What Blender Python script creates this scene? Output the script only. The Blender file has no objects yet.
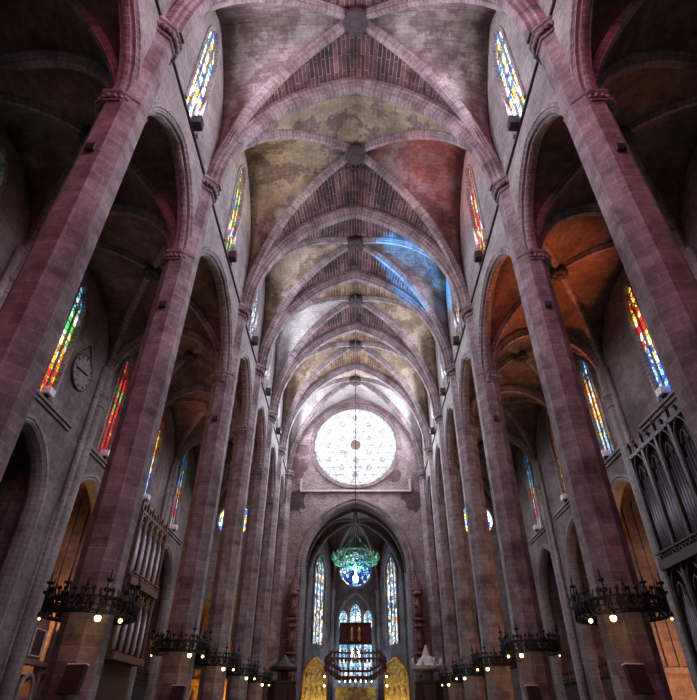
import bpy, bmesh, math, random
from math import sin, cos, pi, sqrt, atan2, radians
from mathutils import Vector, Matrix
random.seed(7)
S = bpy.context.scene
COL = S.collection

# ------------------------------------------------------------------ camera, world, light, exposure
cam_d = bpy.data.cameras.new('camera'); cam = bpy.data.objects.new('camera', cam_d); COL.objects.link(cam)
cam.location = (0, 0, 1.6); cam.rotation_euler = (radians(90 + 35.2), 0, 0)
cam_d.sensor_fit = 'HORIZONTAL'; cam_d.sensor_width = 36; cam_d.lens = 528 / 697 * 36
cam_d.shift_x = -7 / 697; cam_d.clip_start = .1; cam_d.clip_end = 400
S.camera = cam
S.view_settings.view_transform = 'Standard'; S.view_settings.look = 'None'
S.view_settings.gamma = 1; S.view_settings.use_curve_mapping = False
S.view_settings.exposure = 0.0
w = bpy.data.worlds.new('world'); S.world = w; w.use_nodes = True
w.node_tree.nodes['Background'].inputs[0].default_value = (.25, .4, .8, 1)
w.node_tree.nodes['Background'].inputs[1].default_value = .3

B = 9.65                      # length of one bay
PYL = [-6.6, 3.1, 12.75, 21.9, 34.4, 43.4, 52.7, 61.8, 70.3]
def PY(i): return PYL[i + 1]              # distance of pillar pair i (the third bay is the wide one)
def YB(i): return (PY(i) + PY(i + 1)) / 2
def HB(i): return (PY(i + 1) - PY(i)) / 2
WSH = {3: -1.5, 4: -1.2, 5: -1.3, 6: -1.2}
def YO(i): return YB(i) + WSH.get(i, 0)   # axis of the aisle window and chapel of a bay
XO = 19.3                                # inner face of the outer aisle walls
YW, YE = PY(-1), PY(7)                   # west and east ends of the nave
ZS, ZA = 29.9, 23.2                      # springing of the nave vault and of the aisle vault

def area(name, loc, direction, sx, sy, power, col, shape='RECTANGLE', spread=180):
    d = bpy.data.lights.new(name, 'AREA'); d.shape = shape; d.size = sx; d.size_y = sy
    d.energy = power; d.color = col; d.spread = radians(spread)
    o = bpy.data.objects.new(name, d); COL.objects.link(o); o.location = loc
    o.rotation_euler = Vector(direction).to_track_quat('-Z', 'Y').to_euler()
    return o
def spot(name, loc, target, power, col, angle=25, blend=.6, r=.3):
    d = bpy.data.lights.new(name, 'SPOT'); d.energy = power; d.color = col
    d.spot_size = radians(angle); d.spot_blend = blend; d.shadow_soft_size = r
    o = bpy.data.objects.new(name, d); COL.objects.link(o); o.location = loc
    o.rotation_euler = (Vector(target) - Vector(loc)).to_track_quat('-Z', 'Y').to_euler()
    return o
def point(name, loc, power, col, r=.1):
    d = bpy.data.lights.new(name, 'POINT'); d.energy = power; d.color = col; d.shadow_soft_size = r
    o = bpy.data.objects.new(name, d); COL.objects.link(o); o.location = loc
    return o

# daylight through the windows
area('west_rose_daylight', (0, YW + .8, 31), (0, 1, -.15), 9, 9, 2500, (1, .15, .32), 'ELLIPSE')
area('east_rose_daylight', (0, YE - .6, 34.1), (0, -1, -.15), 11, 11, 4500, (.80, .88, 1), 'ELLIPSE')
CLER = {1: (1.5, 1.5), 2: (1, 1), 3: (1, 1), 4: (1.2, 1.2), 5: (1.7, 1.7), 6: (1.9, 1.9), 0: (1.7, 1.7), -1: (.8, .8)}
for i in range(-1, 7):
    for sg in (-1, 1):
        k = CLER[i][0 if sg < 0 else 1]
        area('clerestory_daylight', (sg * 9.5, YB(i), 35), (-sg, 0, -.12), 2.0, 8.6, 1300 * k, (.82, .82, 1), spread=150)
for i in range(-1, 7):
    for sg in (-1, 1):
        area('aisle_daylight', (sg * 19.1, YO(i) , 22), (-sg, 0, 0), 1.6, 7, 60 if i > 1 else .5, (.85, .5, .55) if sg < 0 else (1, .6, .4))

# ------------------------------------------------------------------ mesh helpers
class MB:
    def __init__(self, mp=None):
        self.bm = bmesh.new(); self.uv = self.bm.loops.layers.uv.new('UVMap'); self.mp = mp
    def P(self, p):
        p = Vector(p)
        return Vector(self.mp(*p)) if self.mp else p
    def face(self, pts, uvs=None, smooth=False):
        ps = [self.P(p) for p in pts]
        vs = [self.bm.verts.new(p) for p in ps]
        try: f = self.bm.faces.new(vs)
        except ValueError: return
        f.smooth = smooth
        if uvs is None:
            f.normal_update(); n = f.normal
            if abs(n.z) < .85:
                t = Vector((-n.y, n.x, 0)); 
                if t.length < 1e-6: t = Vector((1, 0, 0))
                t.normalize()
                if (t.x + t.y * .9) < 0: t = -t
                b = n.cross(t)
                if b.z < 0: b = -b
                uvs = [(p.dot(t), p.z if abs(n.z) < .3 else p.dot(b)) for p in ps]
            else: uvs = [(p.x, p.y) for p in ps]
        for l, u in zip(f.loops, uvs): l[self.uv].uv = u
    def box(self, x0, x1, y0, y1, z0, z1, tilt=None):
        c = [(x, y, z) for z in (z0, z1) for y in (y0, y1) for x in (x0, x1)]
        for q in ((0,1,3,2),(4,6,7,5),(0,4,5,1),(2,3,7,6),(0,2,6,4),(1,5,7,3)):
            self.face([c[k] for k in q])
    def prism(self, poly, y0, y1):
        """poly in (x,z), extruded along y"""
        n = len(poly)
        self.face([(x, y0, z) for x, z in poly]); self.face([(x, y1, z) for x, z in reversed(poly)])
        for k in range(n):
            (xa, za), (xb, zb) = poly[k], poly[(k + 1) % n]
            self.face([(xa, y0, za), (xa, y1, za), (xb, y1, zb), (xb, y0, zb)])
    def lathe(self, prof, n=16, c=(0, 0, 0), rot=0, smooth=True, cap=True):
        """prof: list of (r, z)"""
        ring = lambda r, z: [(c[0] + r * cos(rot + 2*pi*k/n), c[1] + r * sin(rot + 2*pi*k/n), c[2] + z) for k in range(n)]
        R = [ring(r, z) for r, z in prof]
        for a in range(len(R) - 1):
            for k in range(n):
                q = (k + 1) % n
                pts = [R[a][k], R[a][q], R[a+1][q], R[a+1][k]]
                if prof[a][0] < 1e-5: pts = pts[1:]; pts = [R[a][k], R[a+1][q], R[a+1][k]]
                elif prof[a+1][0] < 1e-5: pts = [R[a][k], R[a][q], R[a+1][k]]
                L = 2 * prof[a][0] * math.tan(pi / n) if n <= 12 else 2*pi*prof[a][0]/n
                L = max(L, .01)
                h0 = prof[a][1] + c[2]; h1 = prof[a+1][1] + c[2]
                if abs(h1-h0) < 1e-4: h1 = h0 + abs(prof[a][0]-prof[a+1][0])
                uvs = [(k*L, h0), ((k+1)*L, h0), ((k+1)*L, h1), (k*L, h1)][:len(pts)]
                self.face(pts, uvs, smooth)
        if cap:
            if prof[0][0] > 1e-5: self.face(list(reversed(R[0])))
            if prof[-1][0] > 1e-5: self.face(R[-1])
    def sweep(self, path, frames, prof, closed=False, smooth=False):
        """path pts, frames list of (n, b) vectors, profile pts (b, n); uv = (profile length, path length)"""
        rings = []; L = 0; Ls = []
        for k, (p, (n, b)) in enumerate(zip(path, frames)):
            if k: L += (Vector(p) - Vector(path[k-1])).length
            Ls.append(L)
            rings.append([Vector(p) + b * q[0] + n * q[1] for q in prof])
        m = len(prof); D = [0]
        for k in range(m): D.append(D[-1] + math.dist(prof[k], prof[(k+1) % m]))
        cnt = len(rings) if closed else len(rings) - 1
        for a in range(cnt):
            c2 = (a + 1) % len(rings)
            la = Ls[a]; lb = Ls[c2] if c2 > a else L + (Vector(path[0]) - Vector(path[-1])).length
            for k in range(m):
                q = (k + 1) % m
                self.face([rings[a][k], rings[a][q], rings[c2][q], rings[c2][k]],
                          [(D[k], la), (D[k+1], la), (D[k+1], lb), (D[k], lb)], smooth)
        if not closed:
            self.face(list(reversed(rings[0]))); self.face(rings[-1])
    def tube(self, pts, r, n=8, closed=False, smooth=True):
        pts = [Vector(p) for p in pts]; fr = []; N = len(pts); pn = None
        for k in range(N):
            if closed: t = pts[(k+1) % N] - pts[k-1]
            else: t = pts[min(k+1, N-1)] - pts[max(k-1, 0)]
            t.normalize()
            if pn is None: pn = Vector((0, 0, 1)) if abs(t.z) < .9 else Vector((1, 0, 0))
            nn = (pn - t * pn.dot(t)); nn.normalize(); pn = nn
            fr.append((nn, t.cross(nn)))
        prof = [(r * cos(2*pi*k/n), r * sin(2*pi*k/n)) for k in range(n)]
        self.sweep(pts, fr, prof, closed, smooth)
    def ball(self, c, r, n=10, m=6, sz=1):
        self.lathe([(r * sin(pi*k/m) if 0 < k < m else 0, -r * sz * cos(pi*k/m)) for k in range(m+1)], n, c)
    def build(self, name, mat, parent=None, merge=True, loc=None):
        if merge: bmesh.ops.remove_doubles(self.bm, verts=self.bm.verts, dist=1e-4)
        bmesh.ops.recalc_face_normals(self.bm, faces=self.bm.faces)
        me = bpy.data.meshes.new(name); self.bm.to_mesh(me); self.bm.free()
        me.materials.append(mat)
        o = bpy.data.objects.new(name, me); COL.objects.link(o)
        if parent: o.parent = parent
        if loc: o.location = loc
        return o

def tag(o, label=None, cat=None, group=None, kind=None):
    if label: o['label'] = label
    if cat: o['category'] = cat
    if group: o['group'] = group
    if kind: o['kind'] = kind
    return o
def empty(name, loc=(0, 0, 0), rz=0, **kw):
    o = bpy.data.objects.new(name, None); COL.objects.link(o); o.location = loc; o.rotation_euler = (0, 0, rz)
    o.empty_display_size = .3
    return tag(o, **kw)
def struct(o): o['kind'] = 'structure'; return o
def copy_tree(o, parent=None):
    c = o.copy(); COL.objects.link(c); c.parent = parent
    for ch in list(o.children): copy_tree(ch, c)
    return c

# ------------------------------------------------------------------ materials
def newmat(name):
    m = bpy.data.materials.new(name); m.use_nodes = True; nt = m.node_tree; nt.nodes.clear()
    out = nt.nodes.new('ShaderNodeOutputMaterial'); return m, nt, out
def N(nt, kind, **props):
    n = nt.nodes.new(kind)
    for k, v in props.items():
        if k.startswith('_'): setattr(n, k[1:], v)
        else: n.inputs[k.replace('__', ' ')].default_value = v
    return n
def rgb(c): return (c[0], c[1], c[2], 1)
def ramp(nt, stops, interp='LINEAR'):
    r = nt.nodes.new('ShaderNodeValToRGB'); cr = r.color_ramp; cr.interpolation = interp
    while len(cr.elements) < len(stops): cr.elements.new(.5)
    for e, (p, c) in zip(cr.elements, stops): e.position = p; e.color = rgb(c)
    return r
def stone(name, c1, c2, mortar, bw=.7, bh=.38, ms=.022, dirt=(.5, .45, .45), dirt_amt=.55, bump=.4, plaster=None, pl_th=.5, rough=.85, nscale=.35, bias=0.0):
    m, nt, out = newmat(name); L = nt.links.new
    uv = N(nt, 'ShaderNodeUVMap')
    tc = N(nt, 'ShaderNodeTexCoord')
    nw = N(nt, 'ShaderNodeTexNoise', Scale=1.3, Detail=3.0); L(tc.outputs['Object'], nw.inputs['Vector'])
    sc = N(nt, 'ShaderNodeVectorMath', _operation='SCALE'); sub = N(nt, 'ShaderNodeVectorMath', _operation='SUBTRACT')
    sub.inputs[1].default_value = (.5, .5, .5); L(nw.outputs['Color'], sub.inputs[0]); L(sub.outputs[0], sc.inputs[0]); sc.inputs['Scale'].default_value = .06
    ad = N(nt, 'ShaderNodeVectorMath', _operation='ADD'); L(uv.outputs[0], ad.inputs[0]); L(sc.outputs[0], ad.inputs[1])
    br = nt.nodes.new('ShaderNodeTexBrick'); L(ad.outputs[0], br.inputs['Vector'])
    br.inputs['Color1'].default_value = rgb(c1); br.inputs['Color2'].default_value = rgb(c2); br.inputs['Mortar'].default_value = rgb(mortar)
    br.inputs['Scale'].default_value = 1; br.inputs['Mortar Size'].default_value = ms; br.inputs['Mortar Smooth'].default_value = .3
    br.inputs['Bias'].default_value = bias; br.inputs['Brick Width'].default_value = bw; br.inputs['Row Height'].default_value = bh
    n1 = N(nt, 'ShaderNodeTexNoise', Scale=nscale, Detail=8.0, Roughness=.68); L(tc.outputs['Object'], n1.inputs['Vector'])
    r1 = ramp(nt, [(.36, (0, 0, 0)), (.64, (1, 1, 1))]); L(n1.outputs['Fac'], r1.inputs[0])
    n2 = N(nt, 'ShaderNodeTexNoise', Scale=3.2, Detail=8.0, Roughness=.75); L(tc.outputs['Object'], n2.inputs['Vector'])
    col = br.outputs['Color']
    if plaster:
        np_ = N(nt, 'ShaderNodeTexNoise', Scale=.45, Detail=10.0, Roughness=.62); L(tc.outputs['Object'], np_.inputs['Vector'])
        rp = ramp(nt, [(pl_th, (0, 0, 0)), (pl_th + .03, (1, 1, 1))]); L(np_.outputs['Fac'], rp.inputs[0])
        mp = N(nt, 'ShaderNodeMix', _data_type='RGBA'); L(rp.outputs[0], mp.inputs[0]); L(col, mp.inputs[6]); mp.inputs[7].default_value = rgb(plaster)
        # brick courses still ghost through the plaster
        mg = N(nt, 'ShaderNodeMix', _data_type='RGBA', _blend_type='MULTIPLY'); mg.inputs[0].default_value = .6
        L(mp.outputs[2], mg.inputs[6]); rg = ramp(nt, [(0, (1, 1, 1)), (1, (.55, .5, .5))]); L(br.outputs['Fac'], rg.inputs[0]); L(rg.outputs[0], mg.inputs[7])
        col = mg.outputs[2]
    m1 = N(nt, 'ShaderNodeMix', _data_type='RGBA', _blend_type='MULTIPLY'); m1.inputs[0].default_value = dirt_amt
    rd = ramp(nt, [(0, dirt), (1, (1, 1, 1))]); L(r1.outputs[0], rd.inputs[0]); L(col, m1.inputs[6]); L(rd.outputs[0], m1.inputs[7])
    m2 = N(nt, 'ShaderNodeMix', _data_type='RGBA', _blend_type='MULTIPLY'); m2.inputs[0].default_value = .8
    r2 = ramp(nt, [(.3, (.5, .5, .5)), (.62, (1.0, 1.0, 1.0))]); L(n2.outputs['Fac'], r2.inputs[0]); L(m1.outputs[2], m2.inputs[6]); L(r2.outputs[0], m2.inputs[7])
    bs = N(nt, 'ShaderNodeBsdfPrincipled', Roughness=rough); L(m2.outputs[2], bs.inputs['Base Color'])
    ma = N(nt, 'ShaderNodeMath', _operation='MULTIPLY_ADD'); L(br.outputs['Fac'], ma.inputs[0]); ma.inputs[1].default_value = -.6; L(n2.outputs['Fac'], ma.inputs[2])
    bp = N(nt, 'ShaderNodeBump', Strength=bump, Distance=.05); L(ma.outputs[0], bp.inputs['Height']); L(bp.outputs[0], bs.inputs['Normal'])
    L(bs.outputs[0], out.inputs[0]); return m
def plain(name, c, rough=.6, metal=0, var=.25, scale=6, bump=.15):
    m, nt, out = newmat(name); L = nt.links.new
    tc = N(nt, 'ShaderNodeTexCoord'); n = N(nt, 'ShaderNodeTexNoise', Scale=scale, Detail=5.0); L(tc.outputs['Object'], n.inputs['Vector'])
    r = ramp(nt, [(.3, tuple(x * (1 - var) for x in c)), (.7, tuple(min(1, x * (1 + var)) for x in c))]); L(n.outputs['Fac'], r.inputs[0])
    bs = N(nt, 'ShaderNodeBsdfPrincipled', Roughness=rough, Metallic=metal); L(r.outputs[0], bs.inputs['Base Color'])
    bp = N(nt, 'ShaderNodeBump', Strength=bump, Distance=.02); L(n.outputs['Fac'], bp.inputs['Height']); L(bp.outputs[0], bs.inputs['Normal'])
    L(bs.outputs[0], out.inputs[0]); return m
def glow(name, c, s):
    m, nt, out = newmat(name); e = N(nt, 'ShaderNodeEmission', Color=rgb(c), Strength=s); nt.links.new(e.outputs[0], out.inputs[0]); return m
def glass(name, cols, strength, scale=3.2, lead=.05, zgrad=None, stretch=(1, .75, 1)):
    """stained glass lit by the day behind it: leaded pieces of many colours"""
    m, nt, out = newmat(name); L = nt.links.new
    uv = N(nt, 'ShaderNodeUVMap'); mp = N(nt, 'ShaderNodeMapping'); mp.inputs['Scale'].default_value = stretch; L(uv.outputs[0], mp.inputs['Vector'])
    v = N(nt, 'ShaderNodeTexVoronoi', Scale=scale); v.voronoi_dimensions = '2D'; L(mp.outputs[0], v.inputs['Vector'])
    e = N(nt, 'ShaderNodeTexVoronoi', Scale=scale); e.voronoi_dimensions = '2D'; e.feature = 'DISTANCE_TO_EDGE'; L(mp.outputs[0], e.inputs['Vector'])
    sp = N(nt, 'ShaderNodeSeparateColor'); L(v.outputs['Color'], sp.inputs[0])
    n = len(cols); r = ramp(nt, [(k / n, c) for k, c in enumerate(cols)], 'CONSTANT')
    fac = sp.outputs[0]
    if zgrad:                                  # the palette drifts from the foot of the window to its head
        sx = N(nt, 'ShaderNodeSeparateXYZ'); L(uv.outputs[0], sx.inputs[0])
        mr = N(nt, 'ShaderNodeMapRange'); mr.inputs[1].default_value, mr.inputs[2].default_value = zgrad; L(sx.outputs[1], mr.inputs[0])
        a = N(nt, 'ShaderNodeMath', _operation='MULTIPLY_ADD'); L(sp.outputs[0], a.inputs[0]); a.inputs[1].default_value = .32
        b = N(nt, 'ShaderNodeMath', _operation='MULTIPLY'); L(mr.outputs[0], b.inputs[0]); b.inputs[1].default_value = .68
        L(b.outputs[0], a.inputs[2]); fac = a.outputs[0]
    L(fac, r.inputs[0])
    rl = ramp(nt, [(lead * .6, (0, 0, 0)), (lead * 1.6, (1, 1, 1))]); L(e.outputs[0], rl.inputs[0])
    mx = N(nt, 'ShaderNodeMix', _data_type='RGBA', _blend_type='MULTIPLY'); mx.inputs[0].default_value = 1; L(r.outputs[0], mx.inputs[6]); L(rl.outputs[0], mx.inputs[7])
    st = N(nt, 'ShaderNodeMath', _operation='MULTIPLY_ADD'); L(sp.outputs[1], st.inputs[0]); st.inputs[1].default_value = strength; st.inputs[2].default_value = strength * .5
    em = N(nt, 'ShaderNodeEmission'); L(mx.outputs[2], em.inputs[0]); L(st.outputs[0], em.inputs[1]); L(em.outputs[0], out.inputs[0]); return m

M = {}
M['pillar'] = stone('pillar_stone', (.42, .35, .345), (.29, .225, .225), (.52, .46, .44), .9, .42, .014, dirt=(.26, .19, .21), dirt_amt=.9, nscale=.5)
M['wall'] = stone('wall_stone', (.36, .32, .30), (.28, .24, .23), (.44, .40, .38), .6, .3, .02, dirt=(.38, .34, .34), dirt_amt=.75)
M['aislewall'] = stone('aisle_wall_stone', (.30, .225, .21), (.20, .15, .14), (.30, .25, .235), .7, .36, .02, dirt=(.3, .25, .25), dirt_amt=.85)
M['rib'] = stone('rib_stone', (.37, .29, .285), (.24, .175, .175), (.46, .41, .39), 6, .36, .025, dirt=(.3, .25, .25), dirt_amt=.9, nscale=.6)
M['arch'] = stone('arch_stone', (.35, .30, .29), (.25, .21, .20), (.48, .44, .42), .45, .32, .03, dirt=(.35, .3, .3), dirt_amt=.85, nscale=.6)
M['brick'] = stone('vault_brick', (.27, .125, .115), (.055, .022, .025), (.42, .31, .29), 2.2, .34, .03, dirt=(.12, .08, .09), dirt_amt=.95, nscale=.45)
M['plaster'] = stone('vault_plaster', (.36, .28, .255), (.22, .15, .14), (.24, .18, .17), .8, .4, .025, dirt=(.30, .23, .24), dirt_amt=.85, plaster=(.42, .36, .33), pl_th=.50)
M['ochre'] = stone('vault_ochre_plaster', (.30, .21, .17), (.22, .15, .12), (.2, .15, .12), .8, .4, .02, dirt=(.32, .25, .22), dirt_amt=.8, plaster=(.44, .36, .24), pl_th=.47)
M['russet_lit'] = stone('vault_russet_lit_plaster', (.30, .13, .10), (.20, .09, .08), (.18, .11, .1), .8, .4, .02, dirt=(.32, .25, .22), dirt_amt=.8, plaster=(.30, .20, .18), pl_th=.52)  # red window light of the bay tinted into the plaster colour
M['pale'] = stone('vault_pale_lit_plaster', (.56, .53, .52), (.46, .42, .41), (.4, .36, .35), .8, .4, .02, dirt=(.55, .48, .45), dirt_amt=.6, plaster=(.66, .62, .60), pl_th=.45)  # lighter plaster copy: brightness of the better lit far bays put into colour
M['cream_lit'] = stone('vault_cream_lit_plaster', (.42, .32, .22), (.34, .25, .17), (.3, .22, .16), .8, .4, .02, dirt=(.4, .3, .25), dirt_amt=.8, plaster=(.60, .50, .38), pl_th=.48)  # warm light on these webs put into the plaster colour
M['goldbrick_lit'] = stone('vault_tan_lit_brick', (.42, .27, .15), (.16, .08, .04), (.46, .34, .22), 2.0, .34, .03, dirt=(.2, .13, .1), dirt_amt=.9, nscale=.45)  # brick copy with the warm light of the far bays coloured in
M['aislevault'] = stone('aisle_vault_stone', (.27, .17, .13), (.17, .10, .08), (.2, .14, .12), .8, .34, .022, dirt=(.25, .18, .17), dirt_amt=.9)
M['boss'] = stone('sooty_keystone', (.07, .05, .048), (.05, .036, .035), (.07, .055, .05), 3, .4, .02)
M['floor'] = stone('floor_slabs', (.20, .18, .17), (.15, .13, .12), (.1, .09, .09), .9, .9, .01, rough=.4)
M['iron'] = plain('black_iron', (.018, .016, .018), .45, .6)
M['darkwood'] = plain('dark_walnut', (.035, .022, .020), .5)
M['brownwood'] = plain('carved_brown_wood', (.13, .06, .035), .55)
M['redbox'] = plain('maroon_painted_panel', (.035, .011, .013), .6)
M['pipe'] = plain('tin_pipe_metal', (.085, .07, .08), .4, .7)
M['palepipe'] = plain('pale_pipe_metal', (.30, .28, .34), .45, .4)
M['gold'] = plain('gilded_wood', (.75, .40, .10), .35, .75, .5, 4, .6)
M['goldceramic'] = plain('golden_relief', (.78, .5, .17), .5, .3, .75, 2.6, 1.0)
M['bronze'] = plain('bronze_figures', (.13, .055, .04), .5, .4, .5)
M['redstone'] = plain('painted_carved_stone', (.17, .075, .075), .8, 0, .5, 3, .8)
M['palestone'] = plain('pale_carved_stone', (.52, .47, .44), .7, 0, .25, 4, .4)
M['white'] = plain('white_lamp_housing', (.7, .7, .74), .5)
M['redcloth'] = plain('crimson_tapestry', (.08, .014, .014), .9, 0, .5, 2)
M['cable'] = plain('steel_cable', (.12, .11, .12), .5, .6)
M['crystal'] = plain('green_glass_lamp', (.16, .42, .33), .2, .3)
M['bulb'] = glow('warm_bulb', (1, .60, .22), 9)
M['coolbulb'] = glow('cool_bulb', (.45, 1, .9), 25)
M['white_bulb'] = glow('white_lamp_light', (.6, .95, 1), 60)
M['lavender'] = glow('lavender_glass', (.50, .56, .88), .85)
M['candle'] = glow('lit_candle', (1, .8, .5), 8)
BL, LB, WH, YE_, RD, OR, GR, PU = (.04, .16, .95), (.25, .6, 1), (.85, .92, 1), (1, .72, .10), (.85, .03, .03), (1, .32, .04), (.1, .55, .15), (.35, .15, .6)
M['g_cool'] = glass('pale_blue_stained_glass', [WH, (.5, .75, 1), WH, BL, YE_, LB, WH, (1, .9, .6)], 3.6, 2.6)
M['g_yellow'] = glass('yellow_stained_glass', [YE_, WH, YE_, LB, GR, YE_, BL, OR], 2.2, 2.6)
M['g_red'] = glass('red_yellow_stained_glass', [WH, YE_, RD, WH, OR, RD, YE_, RD], 2.2, 2.6)
M['g_white'] = glass('white_clear_glass', [WH, WH, LB, WH, LB, WH], 4.0, 2.6)
M['g_aisle1'] = glass('red_to_blue_glass', [RD, RD, OR, YE_, WH, GR, LB, BL], 1.6, 3.4, zgrad=(18, 27))
M['g_aisle2'] = glass('deep_red_green_glass', [WH, RD, RD, OR, RD, GR, RD, BL], 1.2, 3.4, zgrad=(18, 27))
M['g_aisle3'] = glass('many_coloured_glass', [YE_, WH, RD, LB, YE_, BL, GR, BL], 1.6, 3.4, zgrad=(18, 27))
M['g_aisle4'] = glass('blue_to_red_glass', [WH, LB, BL, WH, YE_, RD, YE_, RD], 2.0, 3.4, zgrad=(18, 27))
M['g_aisle5'] = glass('blue_yellow_glass', [BL, LB, WH, YE_, OR, WH, LB, BL], 1.8, 3.4, zgrad=(18, 27))
M['g_aisle6'] = glass('amber_glass', [OR, YE_, (.25, .05, .02), OR, RD, YE_, (.1, .03, .02), OR], .5, 3.4)
M['g_eastL'] = glass('blue_and_white_round_glass', [WH, LB, BL, WH, YE_, YE_], 3.0, 2.4)
M['g_rose'] = glass('rose_glass', [(.66, .88, 1), (.80, .94, 1), (.86, .96, 1), (.93, 1, .82), (.78, .93, 1), (.98, .97, .8)], 1.9, 1.3, .02, stretch=(1, 1, 1))
M['g_rose_west'] = glass('magenta_rose_glass', [PU, RD, BL, PU], 1.0, 2)
M['g_pres'] = glass('presbytery_lancet_glass', [WH, (.9, .8, .5), WH, LB, (.04, .06, .08), WH, (.8, .5, .15), (.1, .2, .5), WH, (.05, .15, .08)], 1.4, 2.6)
M['g_small'] = glass('blue_dotted_rose_glass', [WH, (.02, .05, .3), LB, WH, BL, (.02, .05, .3), LB, WH], 1.6, 2.2, .1)
M['g_blue'] = glass('clear_blue_glass', [LB, WH, (.5, .75, 1), WH, LB], 1.5, 2.4)

def stained(name):
    m = stone(name, (.46, .38, .36), (.32, .24, .23), (.54, .48, .46), .55, .28, .02, dirt=(.45, .36, .36), dirt_amt=.85, nscale=.4)
    nt = m.node_tree; L = nt.links.new; bs = [n for n in nt.nodes if n.type == 'BSDF_PRINCIPLED'][0]; src = bs.inputs['Base Color'].links[0].from_socket
    tc = N(nt, 'ShaderNodeTexCoord'); nz = N(nt, 'ShaderNodeTexNoise', Scale=.9, Detail=6.0); L(tc.outputs['Object'], nz.inputs['Vector']); last = src
    for cx_, cz_, rad, dark in ((-7.9, 26.2, 1.5, .3), (7.9, 26.4, 1.5, .35), (-7.5, 33.5, 1.0, .5), (5.6, 29.6, 1.0, .5), (-8.2, 31.0, 1.6, .6)):
        d = N(nt, 'ShaderNodeVectorMath', _operation='DISTANCE'); L(tc.outputs['Object'], d.inputs[0]); d.inputs[1].default_value = (cx_, YE, cz_)
        a = N(nt, 'ShaderNodeMath', _operation='MULTIPLY_ADD'); L(nz.outputs['Fac'], a.inputs[0]); a.inputs[1].default_value = -rad * 1.8; L(d.outputs['Value'], a.inputs[2])
        rr = ramp(nt, [(0, (dark, dark * .8, dark * .8)), (.12, (1, 1, 1))]); L(a.outputs[0], rr.inputs[0])
        mx = N(nt, 'ShaderNodeMix', _data_type='RGBA', _blend_type='MULTIPLY'); mx.inputs[0].default_value = 1; L(last, mx.inputs[6]); L(rr.outputs[0], mx.inputs[7]); last = mx.outputs[2]
    L(last, bs.inputs['Base Color']); return m
M['eastwall'] = stained('stained_end_wall_stone')

# ------------------------------------------------------------------ geometry of arches, walls, vaults
def parc(x, a, h):
    """height of a two-centred pointed arch of half span a and rise h at |x| from its axis"""
    R = (a*a + h*h) / (2*a); x = min(abs(x), a)
    return sqrt(max(0, R*R - (x + R - a)**2))
def arch_hole(c, a, z0, zs, h, n=16):
    ss = [c - a * cos(pi * k / n) for k in range(n + 1)]
    return dict(a=c - a, b=c + a, ss=ss, lo=lambda s: z0, hi=lambda s: zs + parc(s - c, a, h))
def round_hole(c, z, r, n=28):
    ss = [c - r * cos(pi * k / n) for k in range(n + 1)]
    f = lambda s: sqrt(max(0, r*r - (s - c)**2))
    return dict(a=c - r, b=c + r, ss=ss, lo=lambda s: z - f(s), hi=lambda s: z + f(s))
def wall(name, mp, s0, s1, z0, z1, th, holes, mat):
    b = MB(mp); cuts = {round(s0, 4), round(s1, 4)}
    for h in holes: cuts |= {round(s, 4) for s in h['ss']}
    cuts = sorted(c for c in cuts if s0 - 1e-3 <= c <= s1 + 1e-3)
    for p, q in zip(cuts, cuts[1:]):
        act = sorted([h for h in holes if h['a'] - 1e-3 <= p and q <= h['b'] + 1e-3], key=lambda h: h['lo'](p))
        lv = [(z0, z0)]
        for h in act: lv += [(h['lo'](p), h['lo'](q)), (h['hi'](p), h['hi'](q))]
        lv.append((z1, z1))
        for k in range(0, len(lv), 2):
            (a0, a1), (c0, c1) = lv[k], lv[k+1]
            if c0 - a0 < 1e-4 and c1 - a1 < 1e-4: continue
            for d in (0, th): b.face([(p, a0, d), (q, a1, d), (q, c1, d), (p, c0, d)])
        for h in act:
            for f in (h['lo'], h['hi']):
                if f(p) <= z0 + 1e-4 and f(q) <= z0 + 1e-4: continue
                b.face([(p, f(p), 0), (q, f(q), 0), (q, f(q), th), (p, f(p), th)])
    for h in holes:
        for s in (h['a'], h['b']):
            if h['hi'](s) - h['lo'](s) > .05: b.face([(s, h['lo'](s), 0), (s, h['hi'](s), 0), (s, h['hi'](s), th), (s, h['lo'](s), th)])
    for z in (z0, z1): b.face([(s0, z, 0), (s1, z, 0), (s1, z, th), (s0, z, th)])
    for s in (s0, s1): b.face([(s, z0, 0), (s, z1, 0), (s, z1, th), (s, z0, th)])
    return struct(b.build(name, mat))
def arch_path(c, a, zs, h, z0=None, n=20, d=0):
    """points along an arch outline in wall coordinates, with inward normals"""
    R = (a*a + h*h) / (2*a); th = math.acos((R - a) / R)
    pts = []; nr = []
    if z0 is not None and z0 < zs: pts.append((c - a, z0, d)); nr.append((1, 0))
    for k in range(n + 1):
        t = th * k / n; pts.append((c - (R*cos(t) - (R - a)), zs + R*sin(t), d)); nr.append((cos(t), -sin(t)) if k < n else (0, -1))
    for k in range(n - 1, -1, -1):
        t = th * k / n; pts.append((c + (R*cos(t) - (R - a)), zs + R*sin(t), d)); nr.append((-cos(t), -sin(t)))
    if z0 is not None and z0 < zs: pts.append((c + a, z0, d)); nr.append((-1, 0))
    return pts, nr
def moulding(name, mp, path, nr, prof, mat, parent, closed=False):
    """prof in (depth offset towards the viewer, inward offset)"""
    b = MB(mp)
    b.sweep(path, [(Vector((n[0], n[1], 0)), Vector((0, 0, -1))) for n in nr], prof, closed)
    o = b.build(name, mat, parent); return o
def circ(c, z, r, n=48, d=0):
    return [(c + r*cos(2*pi*k/n), z + r*sin(2*pi*k/n), d) for k in range(n)], [(-cos(2*pi*k/n), -sin(2*pi*k/n)) for k in range(n)]

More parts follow.
